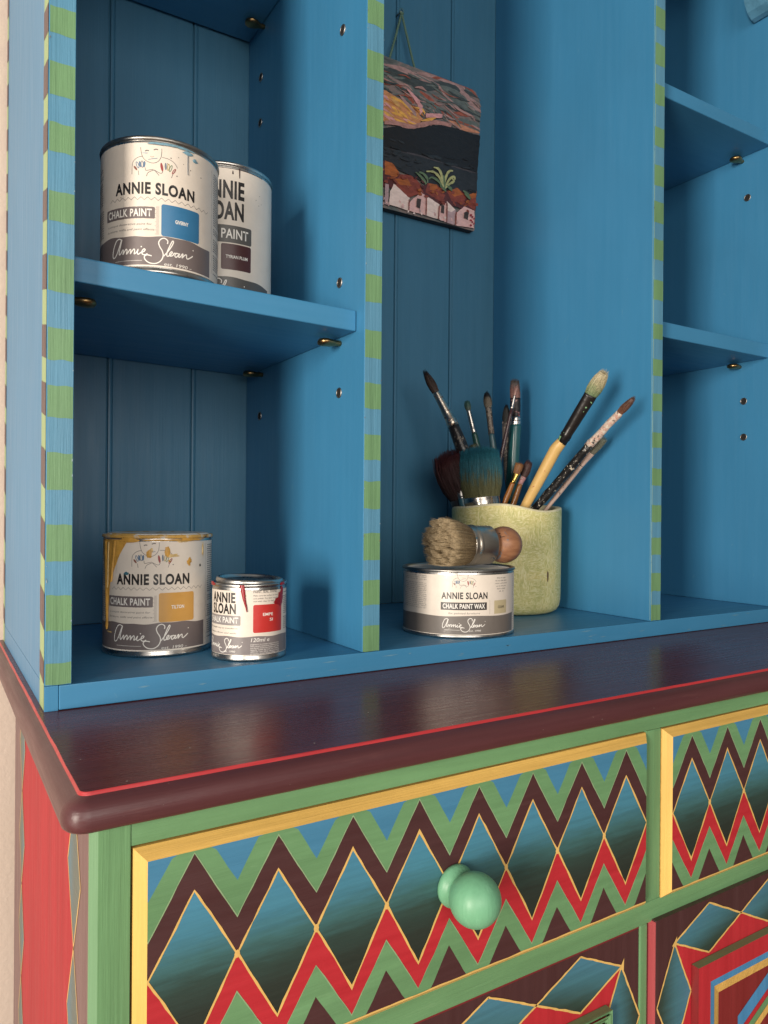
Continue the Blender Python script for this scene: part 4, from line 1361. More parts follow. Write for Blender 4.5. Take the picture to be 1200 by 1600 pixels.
L.band(.0366, .0368, .0262, .0420, M_GREYINK, .00034, 1)
for i in range(30): L.band(.0826, .0840, .006 + i * .0021, .0068 + i * .0021, M_GREYINK, .00034, 1)
b.build('label', t5)

# ------------------------------------------------------------------ hair and brushes
def hair(mb, tip, base_p, ra_base, ra_mid, ra_tip, n, mat, th=.00018, rb=1.0, flat=None, seed=1, rag=.06, splay=0.0, blend=True, seg=4):
    """strands from the ferrule mouth to the tip; radii give the tuft outline; 'blend' runs 0 at base to 1 at tip"""
    tip, base_p = Vector(tip), Vector(base_p)
    ax = tip - base_p; Ln = ax.length; t = ax.normalized()
    ref = Vector(flat) if flat else Vector((.31, .52, .79))
    u = (ref - t * ref.dot(t)).normalized(); w = t.cross(u)
    rr = random.Random(seed)
    for _ in range(n):
        tone = rr.uniform(-.16, .16)
        a = rr.uniform(0, 2 * math.pi); q = math.sqrt(rr.random())
        if rr.random() < .45: q = .92 + .08 * rr.random()
        d = u * math.cos(a) + w * (math.sin(a) * rb)
        ln = Ln * (1 - rag * rr.random() - .10 * q * q)
        j = Vector((rr.gauss(0, 1), rr.gauss(0, 1), rr.gauss(0, 1))) * splay
        p = []
        for k in range(seg + 1):
            s_ = k / seg
            rad = (ra_base * (1 - s_) ** 2 + 2 * ra_mid * s_ * (1 - s_) + ra_tip * s_ * s_)
            p.append(base_p + t * (ln * s_) + d * (rad * q) + j * s_ * s_ + Vector((rr.gauss(0, 1), rr.gauss(0, 1), rr.gauss(0, 1))) * (splay * .12))
        vs = []; fs = []; bl = []
        side = t.cross(d).normalized()
        for k, c in enumerate(p):
            tk = th * (1 - .55 * k / seg)
            for m_ in range(3):
                b_ = 2 * math.pi * m_ / 3
                vs.append(c + d.normalized() * (tk * math.cos(b_)) + side * (tk * math.sin(b_))); bl.append(min(1, max(0, k / seg + tone)))
        for k in range(seg):
            for m_ in range(3):
                m2 = (m_ + 1) % 3
                fs.append((k * 3 + m_, k * 3 + m2, k * 3 + 3 + m2, k * 3 + 3 + m_))
        fs.append((seg * 3, seg * 3 + 1, seg * 3 + 2))
        mb.add(vs, fs, mat, True, blend=bl)

def hair_mat(name, stops, rough=.55):
    if name in _cache: return _cache[name]
    t = NT(name)
    a = t.n('ShaderNodeAttribute'); a.attribute_name = 'blend'
    nz = t.noise(160, 3, .6)
    sc = t.n('ShaderNodeMath'); sc.operation = 'MULTIPLY_ADD'; sc.inputs[1].default_value = .36; sc.inputs[2].default_value = -.18
    t.l(nz, sc.inputs[0])
    ad = t.n('ShaderNodeMath'); ad.operation = 'ADD'
    t.l(a.outputs['Fac'], ad.inputs[0]); t.l(sc.outputs[0], ad.inputs[1])
    cc = t.ramp(ad.outputs[0], stops)
    k = t.ramp(t.noise(900, 2, .5), [(.3, .55), (.7, 1.35)])
    t.col(t.mix(1.0, cc, k, 'MULTIPLY'))
    t.rough(rough)
    _cache[name] = t.m
    return t.m

def crust(name, basec, spots, scale=150, metal=0.0, rough=.45, cover=.5):
    """handle or ferrule with dried paint splotches"""
    if name in _cache: return _cache[name]
    t = NT(name)
    f = t.noise(scale, 5, .65, .5)
    stops = [(0.0, basec), (cover, basec)]
    p = cover + .004
    for c in spots:
        stops.append((p, c)); p += .045; stops.append((min(.99, p), c)); p += .002
    t.col(t.ramp(f, stops[:12], 'LINEAR'))
    t.rough(t.ramp(f, [(cover - .02, rough), (cover + .02, .6)]))
    if metal: t.l(t.ramp(f, [(cover - .01, metal), (cover + .01, 0.0)]), t.b.inputs['Metallic'])
    t.bump(f, .0006)
    _cache[name] = t.m
    return t.m

POTC = Vector((.6256, .1791, 0)); POTR = .0700
def inside_end(p_rim, d):
    """where a handle lands inside the pot"""
    d = d.normalized(); p = Vector(p_rim); last = p
    for i in range(400):
        q = p + d * (.0005 * i)
        if (Vector((q.x, q.y, 0)) - POTC).length > POTR - .010 and i > 40: break
        if q.z < ZB + .016: break
        last = q
    return last

def brush(name, label, pts, hair_r, fer_r, han_r, hmat, fmat, nmat, rb=1.0, nhair=160, th=.00022, seed=1, group='brushes standing in the green pot', rag=.14, tipf=.25, midf=1.25, collar=True, jit=0.08, facing=None, splay=.0006):
    """pts: tip, hair base, ferrule end, (more handle points...), all inside/above the pot"""
    P_ = [Vector(p) for p in pts]
    end = inside_end(P_[-1], P_[-1] - P_[-2])
    t = thing(name, label, 'brush', tuple(end), group)
    flat = facing or (.755, -.656, 0)
    ax = (P_[0] - P_[1])
    b = MB()
    k = [0, .25, .5, .75, .93]
    rad = lambda s_: hair_r * ((1 - s_) ** 2 * (fer_r / hair_r) + 2 * midf * s_ * (1 - s_) + tipf * s_ * s_)
    pts_ = [P_[1] - ax.normalized() * .002] + [P_[1] + ax * (s_ * .9) for s_ in k]
    n0 = len(b.v)
    b.tube(pts_, [fer_r * .9] + [rad(s_) * .93 for s_ in k], hmat, 16, [fer_r * .9 * rb] + [rad(s_) * .93 * rb for s_ in k], flat=flat)
    for i in range(n0, len(b.v)):
        b.g[i] = max(0.0, min(1.0, (b.v[i] - P_[1]).dot(ax) / ax.length_squared))
    hair(b, P_[0], P_[1], fer_r * .95, hair_r * midf, hair_r * tipf, nhair, hmat, th, rb, flat, seed, rag, splay)
    b.build('bristles', t)
    b = MB()
    a, c = P_[1], P_[2]
    rbl = rb
    steps = [0, .04, .35, .62, .80, .83, .86, .89, .92, 1.0]
    rs = []; rbs = []
    for s_ in steps:
        w_ = fer_r + (han_r - fer_r) * s_
        if collar and s_ in (.83, .89): w_ *= 1.10
        f_ = rbl + (1 - rbl) * min(1, s_ * 1.2)
        rs.append(w_); rbs.append(w_ * f_)
    b.tube([a.lerp(c, s_) for s_ in steps], rs, fmat, 18, rbs, flat=flat, jit=jit)
    b.build('ferrule', t)
    b = MB()
    hp = [P_[2] + (P_[1] - P_[2]).normalized() * .003] + P_[3:] + [end]
    full = []; rr_ = []
    for i in range(len(hp) - 1):
        for j in range(5):
            full.append(hp[i].lerp(hp[i + 1], j / 5))
    full.append(hp[-1])
    m = len(full)
    for i in range(m):
        s_ = i / (m - 1)
        rr_.append(han_r * (.98 + .22 * math.sin(math.pi * min(1, s_ * 1.5)) - .35 * max(0, s_ - .6)))
    rr_[-1] *= .5
    b.tube(full, rr_, nmat, 16, jit=jit * .5)
    b.build('handle', t)
    return t

H_BLACK = plain('glossy_black_handle', (.012, .011, .011), .25, nz=.2)
brush('round_brush', 'round black-handled brush with dark brown pointed hair leaning left in the pot',
      [(.5295, .2493, .3646), (.543, .2376, .331), (.5627, .2205, .2819), (.5733, .2113, .246), (.5944, .2062, .1684)], .0068, .0052, .0078,
      hair_mat('dark_brown_hair', [(0, (.06, .034, .024)), (.6, (.045, .026, .02)), (1, (.012, .008, .008))]),
      crust('stained_steel', (.60, .53, .45), [(.05, .04, .035), (.25, .12, .10)], 90, 1.0, .30, .60), crust('scuffed_black', (.014, .012, .012), [(.13, .11, .09), (.25, .22, .18)], 160, 0, .3, .60), nhair=200, seed=2, tipf=.35, midf=1.30)
brush('small_brush', 'thin small brush with a green-tipped round head near the back boards',
      [(.6009, .2403, .3252), (.6032, .2383, .31), (.6098, .2326, .2748), (.6134, .2294, .2568), (.618, .2240, .17)], .0054, .0034, .0040,
      hair_mat('green_stained_hair', [(0, (.10, .13, .10)), (.5, (.035, .10, .085)), (1, (.03, .09, .08))]), M_STEEL, plain('green_handle', (.02, .075, .06), .3), nhair=120, seed=3, tipf=.6, midf=1.15)
brush('small_brush', 'small brush with black-tipped cream hair and a dirty ferrule by the back corner',
      [(.6292, .2289, .3406), (.6315, .227, .3148), (.6353, .2236, .2737), (.6376, .2217, .2546), (.640, .2180, .17)], .0066, .0046, .0042,
      hair_mat('black_tipped_hair', [(0, (.20, .17, .13)), (.45, (.17, .14, .10)), (.62, (.015, .012, .012)), (1, (.01, .01, .01))]), crust('dirty_pewter', (.12, .10, .085), [(.32, .26, .20), (.02, .016, .015)], 120, .4, .45, .52), plain('teal_grey_handle', (.04, .10, .12), .35, nz=.3, scale=120), nhair=140, seed=4, jit=.12, tipf=.35, midf=1.35)
brush('artist_brush', 'brush with a thick teal handle, silver ring and paint-clogged head, upright at the back',
      [(.6636, .2057, .3596), (.6645, .2049, .3291), (.6647, .2047, .2880), (.6648, .2047, .2863), (.6611, .2079, .1929), (.660, .208, .17)], .0078, .0078, .0076,
      hair_mat('clogged_pink_hair', [(0, (.25, .12, .10)), (.45, (.20, .09, .075)), (.7, (.06, .05, .05)), (1, (.10, .08, .07))]), crust('black_clogged_ferrule', (.016, .013, .013), [(.20, .05, .05), (.35, .32, .30), (.10, .02, .02)], 110, .3, .4, .55), plain('teal_handle_lacquer', (.014, .085, .092), .22, nz=.15), rb=.55, nhair=200, seed=5, tipf=.75, midf=1.05)
tt = [o for o in bpy.data.objects if o.name.startswith('artist_brush')][-1]
b = MB(); b.tube([(.66475, .2047, .3010), (.66475, .2047, .2985), (.6648, .2047, .2955), (.6648, .2047, .2925), (.6648, .2047, .2895), (.6648, .2047, .2865)], [.0079, .0085, .0080, .0085, .0080, .0080], M_STEEL, 20); b.build('ring', tt)
brush('liner_brush', 'very thin dark-handled liner brush leaning in front of the teal-handled brush',
      [(.6502, .1842, .3448), (.6472, .1868, .3291), (.6439, .1897, .3087), (.6352, .1973, .2528), (.6298, .202, .2202), (.6235, .2075, .17)], .0011, .0014, .0024,
      hair_mat('pale_pink_hair', [(0, (.45, .28, .24)), (1, (.38, .22, .19))]), M_STEEL, plain('dark_plum_handle', (.05, .022, .024), .25), nhair=24, th=.00025, seed=6, tipf=.2, midf=1.0)
brush('flat_brush', 'grey paint-mottled flat brush with black hair behind the liner brush',
      [(.6581, .2170, .3225), (.6575, .2175, .2950), (.6576, .2175, .2554), (.6615, .2142, .2074), (.665, .211, .172)], .0062, .0050, .0050,
      hair_mat('black_hair', [(0, (.02, .02, .018)), (1, (.012, .012, .012))]), crust('mottled_grey', (.16, .13, .11), [(.34, .28, .23), (.07, .06, .055)], 130, 0, .55, .48), crust('mottled_grey_handle', (.14, .115, .10), [(.30, .25, .21), (.07, .06, .055)], 170, 0, .55, .48), rb=.6, nhair=110, seed=7, jit=.25)
brush('flat_brush', 'large yellow wood-handled flat brush with black ferrule and green-stained cream hair',
      [(0.6462, 0.0154, 0.3398), (0.6415, 0.0360, 0.3100), (0.6334, 0.0789, 0.2514), (0.6306, 0.0866, 0.2433), (0.6177, 0.1284, 0.1702)], .0098, .0088, .0068,
      hair_mat('cream_green_hair', [(0, (.13, .20, .10)), (.30, (.24, .28, .14)), (.62, (.46, .40, .25)), (1, (.50, .44, .29))]), crust('black_ferrule_splashes', (.016, .014, .014), [(.22, .42, .22), (.30, .27, .22)], 45, .3, .32, .615), crust('yellow_wood', (.62, .40, .14), [(.36, .09, .05), (.42, .16, .07)], 85, 0, .42, .645), rb=.5, nhair=520, th=.00024, seed=8, tipf=.55, midf=1.30, rag=.16)
brush('round_brush', 'black-handled brush with white-crusted ferrule and frayed brown hair leaning right',
      [(0.6616, -0.0177, 0.3032), (0.6644, 0.0083, 0.2866), (0.6629, 0.0606, 0.2466), (0.6573, 0.0986, 0.2080), (0.6454, 0.1353, 0.1688)], .0052, .0042, .0054,
      hair_mat('frayed_brown_hair', [(0, (.22, .10, .06)), (.5, (.13, .065, .045)), (1, (.07, .035, .03))]), crust('white_crust', (.62, .56, .48), [(.52, .26, .20), (.55, .48, .40), (.05, .04, .04)], 170, 0, .6, .50), crust('spattered_black', (.013, .012, .012), [(.58, .52, .44), (.50, .40, .22)], 200, 0, .3, .60), nhair=240, seed=9, tipf=.35, midf=1.25, jit=.35, rag=.2)
brush('flat_brush', 'grey-green flat brush with a pale pink thin handle behind the white-crusted brush',
      [(0.6837, 0.0490, 0.2612), (0.6795, 0.0693, 0.2394), (0.6770, 0.0849, 0.2233), (0.6742, 0.1104, 0.1983), (0.6686, 0.1318, 0.1735)], .0068, .0048, .0030,
      hair_mat('grey_green_hair', [(0, (.17, .16, .12)), (1, (.15, .17, .13))]), plain('pale_pink_handle', (.50, .36, .30), .35, nz=.15), crust('pink_black_handle', (.48, .35, .29), [(.02, .018, .018), (.5, .45, .4)], 60, 0, .4, .60), rb=.4, nhair=160, seed=10, tipf=.85, midf=1.1, collar=False)
brush('flat_brush', 'small flat brush with a shiny gold ferrule and orange hair',
      [(.6406, .1661, .2309), (.6366, .1695, .2145), (.6326, .173, .2007), (.6259, .1788, .1787), (.623, .181, .168)], .0056, .0050, .0034,
      hair_mat('orange_hair', [(0, (.24, .10, .035)), (1, (.30, .14, .05))]), tin_mat('gold_ferrule', (.75, .48, .13), .2), plain('orange_handle', (.34, .13, .03), .25), rb=.45, nhair=160, seed=11, tipf=.95, midf=1.05)
brush('flat_brush', 'dark brown-haired brush with a pink stained ferrule and amber handle',
      [(.6609, .1683, .2355), (.6542, .1741, .2106), (.6502, .1776, .1995), (.6441, .1829, .1735), (.642, .184, .168)], .0068, .0045, .0036,
      hair_mat('maroon_brown_hair', [(0, (.06, .026, .022)), (1, (.075, .032, .028))]), crust('pink_stained', (.42, .20, .20), [(.25, .10, .10), (.5, .4, .36)], 140, 0, .45, .5), plain('amber_handle', (.25, .10, .025), .22), rb=.6, nhair=200, seed=12, tipf=.6, midf=1.35)
brush('small_brush', 'small olive-haired brush low on the left between the big brush heads',
      [(.5564, .2128, .218), (.5634, .2067, .1908), (.5662, .2042, .1772), (.568, .2025, .168)], .0085, .0066, .0050,
      hair_mat('olive_hair', [(0, (.07, .08, .045)), (1, (.085, .09, .05))]), M_DTIN, plain('teal_stub_handle', (.03, .09, .12), .3), rb=.7, nhair=150, seed=13, tipf=.8, midf=1.1)
brush('small_brush', 'small olive brush mostly hidden behind the big teal brush head',
      [(.5953, .2187, .2597), (.5996, .215, .2411), (.6040, .2110, .2150), (.608, .207, .19), (.611, .204, .168)], .0075, .0060, .0050,
      hair_mat('olive_hair', [(0, (.07, .08, .045)), (1, (.085, .09, .05))]), M_DTIN, H_BLACK, nhair=120, seed=14, tipf=.8, midf=1.1)

# two big round heads
tealh = hair_mat('teal_dipped_bristle', [(0, (.13, .125, .05)), (.34, (.12, .125, .055)), (.56, (.022, .15, .195)), (1, (.020, .15, .205))])
brush('large_round_brush', 'large domed round brush, teal-dipped olive bristles above a silver ferrule',
      [(.5868, .1950, .2535), (.5900, .1915, .1800), (.5912, .1905, .1620), (.5935, .1895, .140)], .0330, .0272, .0262, tealh, M_STEEL, plain('dark_wood_handle', (.08, .04, .02), .35), nhair=2600, th=.00034, seed=15, tipf=.80, midf=1.14, rag=.09, splay=.0012, facing=(.755, -.656, 0))
mar = hair_mat('maroon_dipped_bristle', [(0, (.028, .014, .013)), (.5, (.045, .013, .014)), (1, (.075, .016, .018))])
brush('large_round_brush', 'large dark maroon round brush head tilted left behind the teal one',
      [(.5590, .2310, .2490), (.5790, .2170, .1795), (.5830, .2140, .163), (.585, .2130, .15)], .0300, .0205, .0200, mar, plain('black_ferrule', (.02, .02, .022), .3), H_BLACK, nhair=1500, th=.00034, seed=16, tipf=.74, midf=1.20, rag=.10, splay=.0014)

# --- green stoneware pot
pm = NT('textured_yellow_green_glaze')
nzc = pm.noise(26, 4, .6, .8)
cc = pm.ramp(nzc, [(0.25, (.50, .49, .19)), (0.55, (.61, .545, .225)), (0.8, (.70, .55, .18))])
wv = pm.noise(1.0, 3, .6, 1.6, stretch=(110, 110, 420))
wv2 = pm.noise(1.0, 3, .6, 1.4, stretch=(420, 420, 110))
sel = pm.ramp(pm.noise(38, 2, .5), [(.47, 0.0), (.53, 1.0)])
wvm = pm.mix(sel, wv, wv2)
cc = pm.mix(pm.ramp(wvm, [(.48, 0.0), (.60, .70)]), cc, (.76, .72, .42))
cc = pm.mix(pm.ramp(wvm, [(.36, .60), (.47, 0.0)]), cc, (.34, .37, .11))
pm.col(cc); pm.rough(.5); pm.bump(wvm, .0007)
potthing = thing('brush_pot', 'yellow green textured stoneware pot with a wavy rim, full of brushes', 'pot', (.6256, .1791, ZB))
PR, PH = .0775, .1466
def rimwave(a, j, r, z):
    k = max(0, (z - .06) / (PH - .06)) if z > .06 else 0
    w_ = .0020 * math.sin(2 * a + 1.1) + .0022 * math.sin(3 * a + 2.6) + .0012 * math.sin(5 * a + .4)
    rr_ = r * (1 + .006 * math.sin(3 * a + z * 30))
    return rr_, z + w_ * k
xf = Matrix.Translation((.6256, .1791, ZB))
b = MB()
b.lathe([(.0005, 0.0005), (PR * .78, 0), (PR * .86, .0010), (PR * .93, .0040), (PR * .975, .0095), (PR * .995, .018), (PR, .030), (PR, .060), (PR * .998, .090), (PR * .995, .115), (PR * .997, .135), (PR * .998, PH - .0028)], pm.m, 120, xf, wob=rimwave)
b.build('pot_body', potthing)
b = MB()
b.lathe([(PR * .998, PH - .0028), (PR * .992, PH - .0008), (PR * .975, PH), (PR * .945, PH - .0004), (PR * .925, PH - .0030), (PR * .92, PH - .02), (PR * .92, .014), (.0005, .012)], plain('bare_cream_clay', (.60, .55, .36), .6, nz=.12, scale=80), 120, xf, wob=rimwave)
b.build('rim', potthing)
b = MB()
LP = Label(b, .6256, .1791, PR, ZB, front_of(.6256, .1791))
LP.blob(.0630, .0530, .0016, .0075, plain('brown_smudge', (.14, .085, .045), .5), .0003, 3, .4, dome=.0001)
b.build('glaze_mark', potthing)

# --- stubby wax brush lying on the wax tin
wb_tip = Vector((.4085, .0560, .1232)); wb_fl = Vector((.4590, .0585, .1201)); wb_col = Vector((.4925, .0560, .1203)); wb_ball = Vector((.5128, .0527, .1201))
wax_brush = thing('wax_brush', 'stubby brush with fawn bristles, silver ferrule and round wooden handle lying on a tin', 'brush', (.4590, .0585, .0962))
ax = (wb_tip - wb_fl)
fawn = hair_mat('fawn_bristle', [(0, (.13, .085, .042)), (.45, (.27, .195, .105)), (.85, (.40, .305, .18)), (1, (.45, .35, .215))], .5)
b = MB()
k = [0, .18, .36, .52, .66]
n0 = len(b.v)
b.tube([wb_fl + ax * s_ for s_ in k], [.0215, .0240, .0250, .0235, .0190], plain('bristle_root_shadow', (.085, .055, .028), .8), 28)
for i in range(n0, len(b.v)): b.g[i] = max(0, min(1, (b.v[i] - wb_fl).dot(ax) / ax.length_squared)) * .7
rr = random.Random(21)
t_ = ax.normalized(); u_ = (Vector((0, 0, 1)) - t_ * t_.z).normalized(); w_ = t_.cross(u_)
# strands gathered into clumps with splits between them
clumps = []
for c in range(180):
    a = rr.uniform(0, 2 * math.pi); q = math.sqrt(rr.random())
    clumps.append((q * math.cos(a), q * math.sin(a), rr.uniform(.80, 1.0), Vector((rr.gauss(0, 1), rr.gauss(0, 1), rr.gauss(0, 1)))))
for _ in range(6200):
    a = rr.uniform(0, 2 * math.pi); q = math.sqrt(rr.random())
    if rr.random() < .35: q = .9 + .1 * rr.random()
    qx, qy = q * math.cos(a), q * math.sin(a)
    c = min(clumps, key=lambda c_: (c_[0] - qx) ** 2 + (c_[1] - qy) ** 2)
    ln = c[2] * (1 - .07 * rr.random() - .16 * q ** 3)
    vs = []; fs = []; bl = []
    seg = 5
    j = Vector((rr.gauss(0, 1), rr.gauss(0, 1), rr.gauss(0, 1)))
    tone = rr.uniform(-.55, .25)
    for s in range(seg + 1):
        f_ = s / seg
        gx = qx + (c[0] - qx) * .48 * f_ ** 2; gy = qy + (c[1] - qy) * .48 * f_ ** 2
        R_ = .0224 * (1 - f_) ** 2 + 2 * .0305 * f_ * (1 - f_) + .0298 * f_ * f_
        p = wb_fl + ax * (ln * f_) + (u_ * gx + w_ * gy) * R_ + c[3] * (.0007 * f_ * f_) + j * (.0012 * f_ * f_)
        if p.z < .0978: p.z = .0978 + .0006 * rr.random()
        th = .00024 * (1 - .45 * f_)
        for m_ in range(3):
            b_ = 2 * math.pi * m_ / 3
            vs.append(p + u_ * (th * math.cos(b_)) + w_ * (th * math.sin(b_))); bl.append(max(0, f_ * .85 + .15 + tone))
    for s in range(seg):
        for m_ in range(3):
            m2 = (m_ + 1) % 3
            fs.append((s * 3 + m_, s * 3 + m2, s * 3 + 3 + m2, s * 3 + 3 + m_))
    fs.append((seg * 3, seg * 3 + 1, seg * 3 + 2))
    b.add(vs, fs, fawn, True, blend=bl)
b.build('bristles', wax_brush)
fm_ = NT('paint_smeared_ferrule')
ff = fm_.noise(55, 5, .65, .6)
fm_.col(fm_.ramp(ff, [(.40, (.62, .56, .48)), (.655, (.60, .54, .46)), (.665, (.05, .12, .16)), (.72, (.045, .10, .14)), (.74, (.45, .36, .28))]))
fm_.rough(.34); fm_.l(fm_.ramp(ff, [(.655, 1.0), (.665, .3)]), fm_.b.inputs['Metallic'])
b = MB()
steps = [(-.04, .0226), (.0, .0230), (.05, .0244), (.10, .0233), (.16, .0231), (.22, .0231), (.27, .0243), (.32, .0233), (.38, .0232), (.97, .0230), (1.0, .0220)]
b.tube([wb_fl.lerp(wb_col, s_) - (wb_col - wb_fl) * .02 for s_, _ in steps], [r_ for _, r_ in steps], fm_.m, 40)
b.build('ferrule', wax_brush)
wm = NT('oiled_wood')
wf = wm.noise(1.0, 5, .6, .8, stretch=(25, 160, 160))
wm.col(wm.mix(wm.ramp(wm.noise(42, 4, .6, .8), [(.63, 0.0), (.66, .75)]), wm.ramp(wf, [(.3, (.20, .085, .042)), (.7, (.34, .165, .085))]), (.10, .15, .19)))
wm.rough(.42); wm.bump(wf, .0002)
b = MB()
hd = (wb_ball - wb_col).normalized()
pts = []; rs = []
for s_, r_ in ((-.004, .0180), (.0, .0185), (.003, .0180), (.006, .0178)):
    pts.append(wb_col + hd * s_); rs.append(r_)
cb = wb_col + hd * .0205
for i in range(15):
    a = math.radians(-40 + 129 * i / 14)
    pts.append(cb + hd * (.0222 * math.sin(a))); rs.append(max(.0004, .0222 * math.cos(a)))
b.tube(pts, rs, wm.m, 40)
hdl = b.build('handle', wax_brush)
# burnt-in signature on the ball
b = MB()
up = Vector((0, 0, 1)); sdv = hd
vdir = Vector((CAMXY[0] - cb.x, CAMXY[1] - cb.y, .16 - cb.z)).normalized()
vdir = (vdir + up * .35 - hd * .15).normalized()
e1 = (hd - vdir * hd.dot(vdir)).normalized(); e2 = vdir.cross(e1)
if e2.z < 0: e2 = -e2
class Ball:
    def P(s, u, v, off):
        d_ = vdir * math.sqrt(max(1e-4, 1 - (u / .0222) ** 2 - (v / .0222) ** 2)) + e1 * (u / .0222) + e2 * (v / .0222)
        q_ = cb + d_ * (.0222 + off); return (q_.x, q_.y, q_.z)
LB = Label(b, 0, 0, 1, 0, (0, -1)); LB.P = Ball().P
brown = plain('burnt_mark', (.045, .02, .012), .6)
for st in SIG:
    LB.stroke([(-.0085 + (a if st is SIG[0] else a - .30) * .0190, (.0075 if st is SIG[0] else .0020) + (c - .12) * .0150) for a, c in st], .00022, brown, .00018)
b.build('burnt_signature', hdl)

# ------------------------------------------------------------------ hanging picture
Hm = [0.00019545, 2.36568e-06, 0.459829, -1.73693e-05, -0.000220824, 0.894226, -0.000119514, -1.37025e-05]
def board(a, c, off=0.0):
    den = Hm[6] * a + Hm[7] * c + 1
    x = (Hm[0] * a + Hm[1] * c + Hm[2]) / den; z = (Hm[3] * a + Hm[4] * c + Hm[5]) / den
    x = min(x, .6655); z = min(z, .8243 - max(0, x - .648) * .75); z = max(z, .6087)
    y = .304 - .012 * (z - .608) / (.826 - .608)
    return (x, y - off, z)
PX0 = 0.383
def inv_left(c):   # design coordinate of the left edge at height c
    lo, hi = -900.0, 100.0
    for _ in range(40):
        md = (lo + hi) / 2
        if board(md, c)[0] > PX0: hi = md
        else: lo = md
    return md
pic = thing('painting', 'small unframed landscape painting of sunset over white houses hanging from a green cord', 'painting', (.525, .306, .608))
b = MB()
zt_, zb_ = .8245, .6085
xr = .6640
outline = [(PX0, zb_), (xr - .002, zb_), (xr, zb_ + .003), (xr + .0015, .806), (xr - .001, .812), (xr - .009, zt_ - .0015), (xr - .014, zt_), (PX0 + .01, zt_), (PX0, zt_ - .012)]
yy = lambda z: .304 - .012 * (z - .608) / (.826 - .608)
n = len(outline)
edge = plain('dark_board_edge', (.030, .018, .018), .6)
skym = NT('painted_cloudy_sky')
sf = skym.noise(1.0, 5, .6, 1.6, stretch=(14, 14, 40))
skym.col(skym.ramp(sf, [(.28, (.06, .07, .07)), (.42, (.13, .145, .14)), (.52, (.25, .18, .165)), (.60, (.13, .14, .135)), (.72, (.29, .20, .17))]))
skym.rough(.4); skym.bump(skym.noise(1.0, 5, .6, 1.0, stretch=(60, 60, 240)), .0006)
b.add([(x, yy(z), z) for x, z in outline], [tuple(t) for t in geometry.tessellate_polygon([[Vector((x, z, 0)) for x, z in outline]])], skym.m)
vs = [(x, yy(z), z) for x, z in outline] + [(x, yy(z) + .0115, z) for x, z in outline]
b.add(vs, [(i, (i + 1) % n, n + (i + 1) % n, n + i) for i in range(n)] + [tuple(range(2 * n - 1, n - 1, -1))], edge)
b.build('board', pic)
b = MB()
def oil(name, c, nz=.3):
    c = tuple(min(.85, v * (1.45 if max(c) > .30 else (1.45 if max(c) > .16 else 1.15))) for v in c)
    if ('oil', name) in _cache: return _cache[('oil', name)]
    t = NT('oil_' + name)
    f = t.noise(1.0, 4, .6, .6, stretch=(90, 90, 200))
    t.col(t.ramp(f, [(.3, tuple(v * (1 - nz) for v in c)), (.7, tuple(min(1, v * (1 + nz)) for v in c))]))
    t.rough(.38); t.bump(f, .0007)
    _cache[('oil', name)] = t.m
    return t.m
def oil_raw(name, c): 
    k_ = ('oil', name)
    if k_ not in _cache:
        t = NT('oil_' + name); f = t.noise(1.0, 4, .6, .6, stretch=(90, 90, 200))
        t.col(t.ramp(f, [(.3, tuple(v * .7 for v in c)), (.7, tuple(min(1, v * 1.2) for v in c))])); t.rough(.38); t.bump(f, .0007)
        _cache[k_] = t.m
    return _cache[k_]
lay = [0.0004]
def ppoly(pts, mat, k=0, amp=6):
    lay[0] += .00002
    dpts = []
    for i in range(len(pts)):
        a, c = Vector(pts[i]), Vector(pts[(i + 1) % len(pts)])
        m = max(1, int((c - a).length / 14))
        for j in range(m):
            p = a.lerp(c, j / m)
            dpts.append((p.x + amp * noise.noise(Vector((p.x * .05, p.y * .05, k))), p.y + amp * noise.noise(Vector((p.x * .05, p.y * .05, k + 8)))))
    trs = geometry.tessellate_polygon([[Vector((a, c, 0)) for a, c in dpts]])
    b.add([board(a, c, lay[0]) for a, c in dpts], [tuple(t) for t in trs], mat)
def pstroke(pts, w, mat, k=0, taper=.8):
    lay[0] += .000012
    p = [Vector(q) for q in pts]
    p = [p[0] * 2 - p[1]] + p + [p[-1] * 2 - p[-2]]
    full = []
    for i in range(1, len(p) - 2):
        for j in range(8):
            t = j / 8
            full.append(0.5 * ((2 * p[i]) + (-p[i - 1] + p[i + 1]) * t + (2 * p[i - 1] - 5 * p[i] + 4 * p[i + 1] - p[i + 2]) * t * t + (-p[i - 1] + 3 * p[i] - 3 * p[i + 1] + p[i + 2]) * t ** 3))
    full.append(p[-2])
    vs = []; n = len(full)
    for i, q in enumerate(full):
        t = (full[min(i + 1, n - 1)] - full[max(i - 1, 0)]).normalized()
        nn = Vector((-t.y, t.x)); ww = w * (1 - taper * abs(2 * i / (n - 1) - 1) ** 2) * (1 + .35 * noise.noise(Vector((q.x * .06, q.y * .06, k))))
        for m_, h_ in ((-1, 0), (-.4, .00035), (.4, .00035), (1, 0)):
            vs.append(board(*(q + nn * ww * m_), lay[0] + h_))
    b.add(vs, [(4 * i + m_, 4 * i + m_ + 1, 4 * i + 5 + m_, 4 * i + 4 + m_) for i in range(n - 1) for m_ in range(3)], mat, True)
GRY, DGR, MAU, RST, PNK, YEL, ORG = oil('sea_grey', (.115, .135, .125)), oil('dark_grey', (.045, .055, .055)), oil('mauve', (.27, .165, .155)), oil('rust', (.24, .065, .04)), oil('pink', (.46, .22, .22)), oil_raw('yellow', (.86, .44, .09)), oil_raw('orange', (.52, .20, .05))
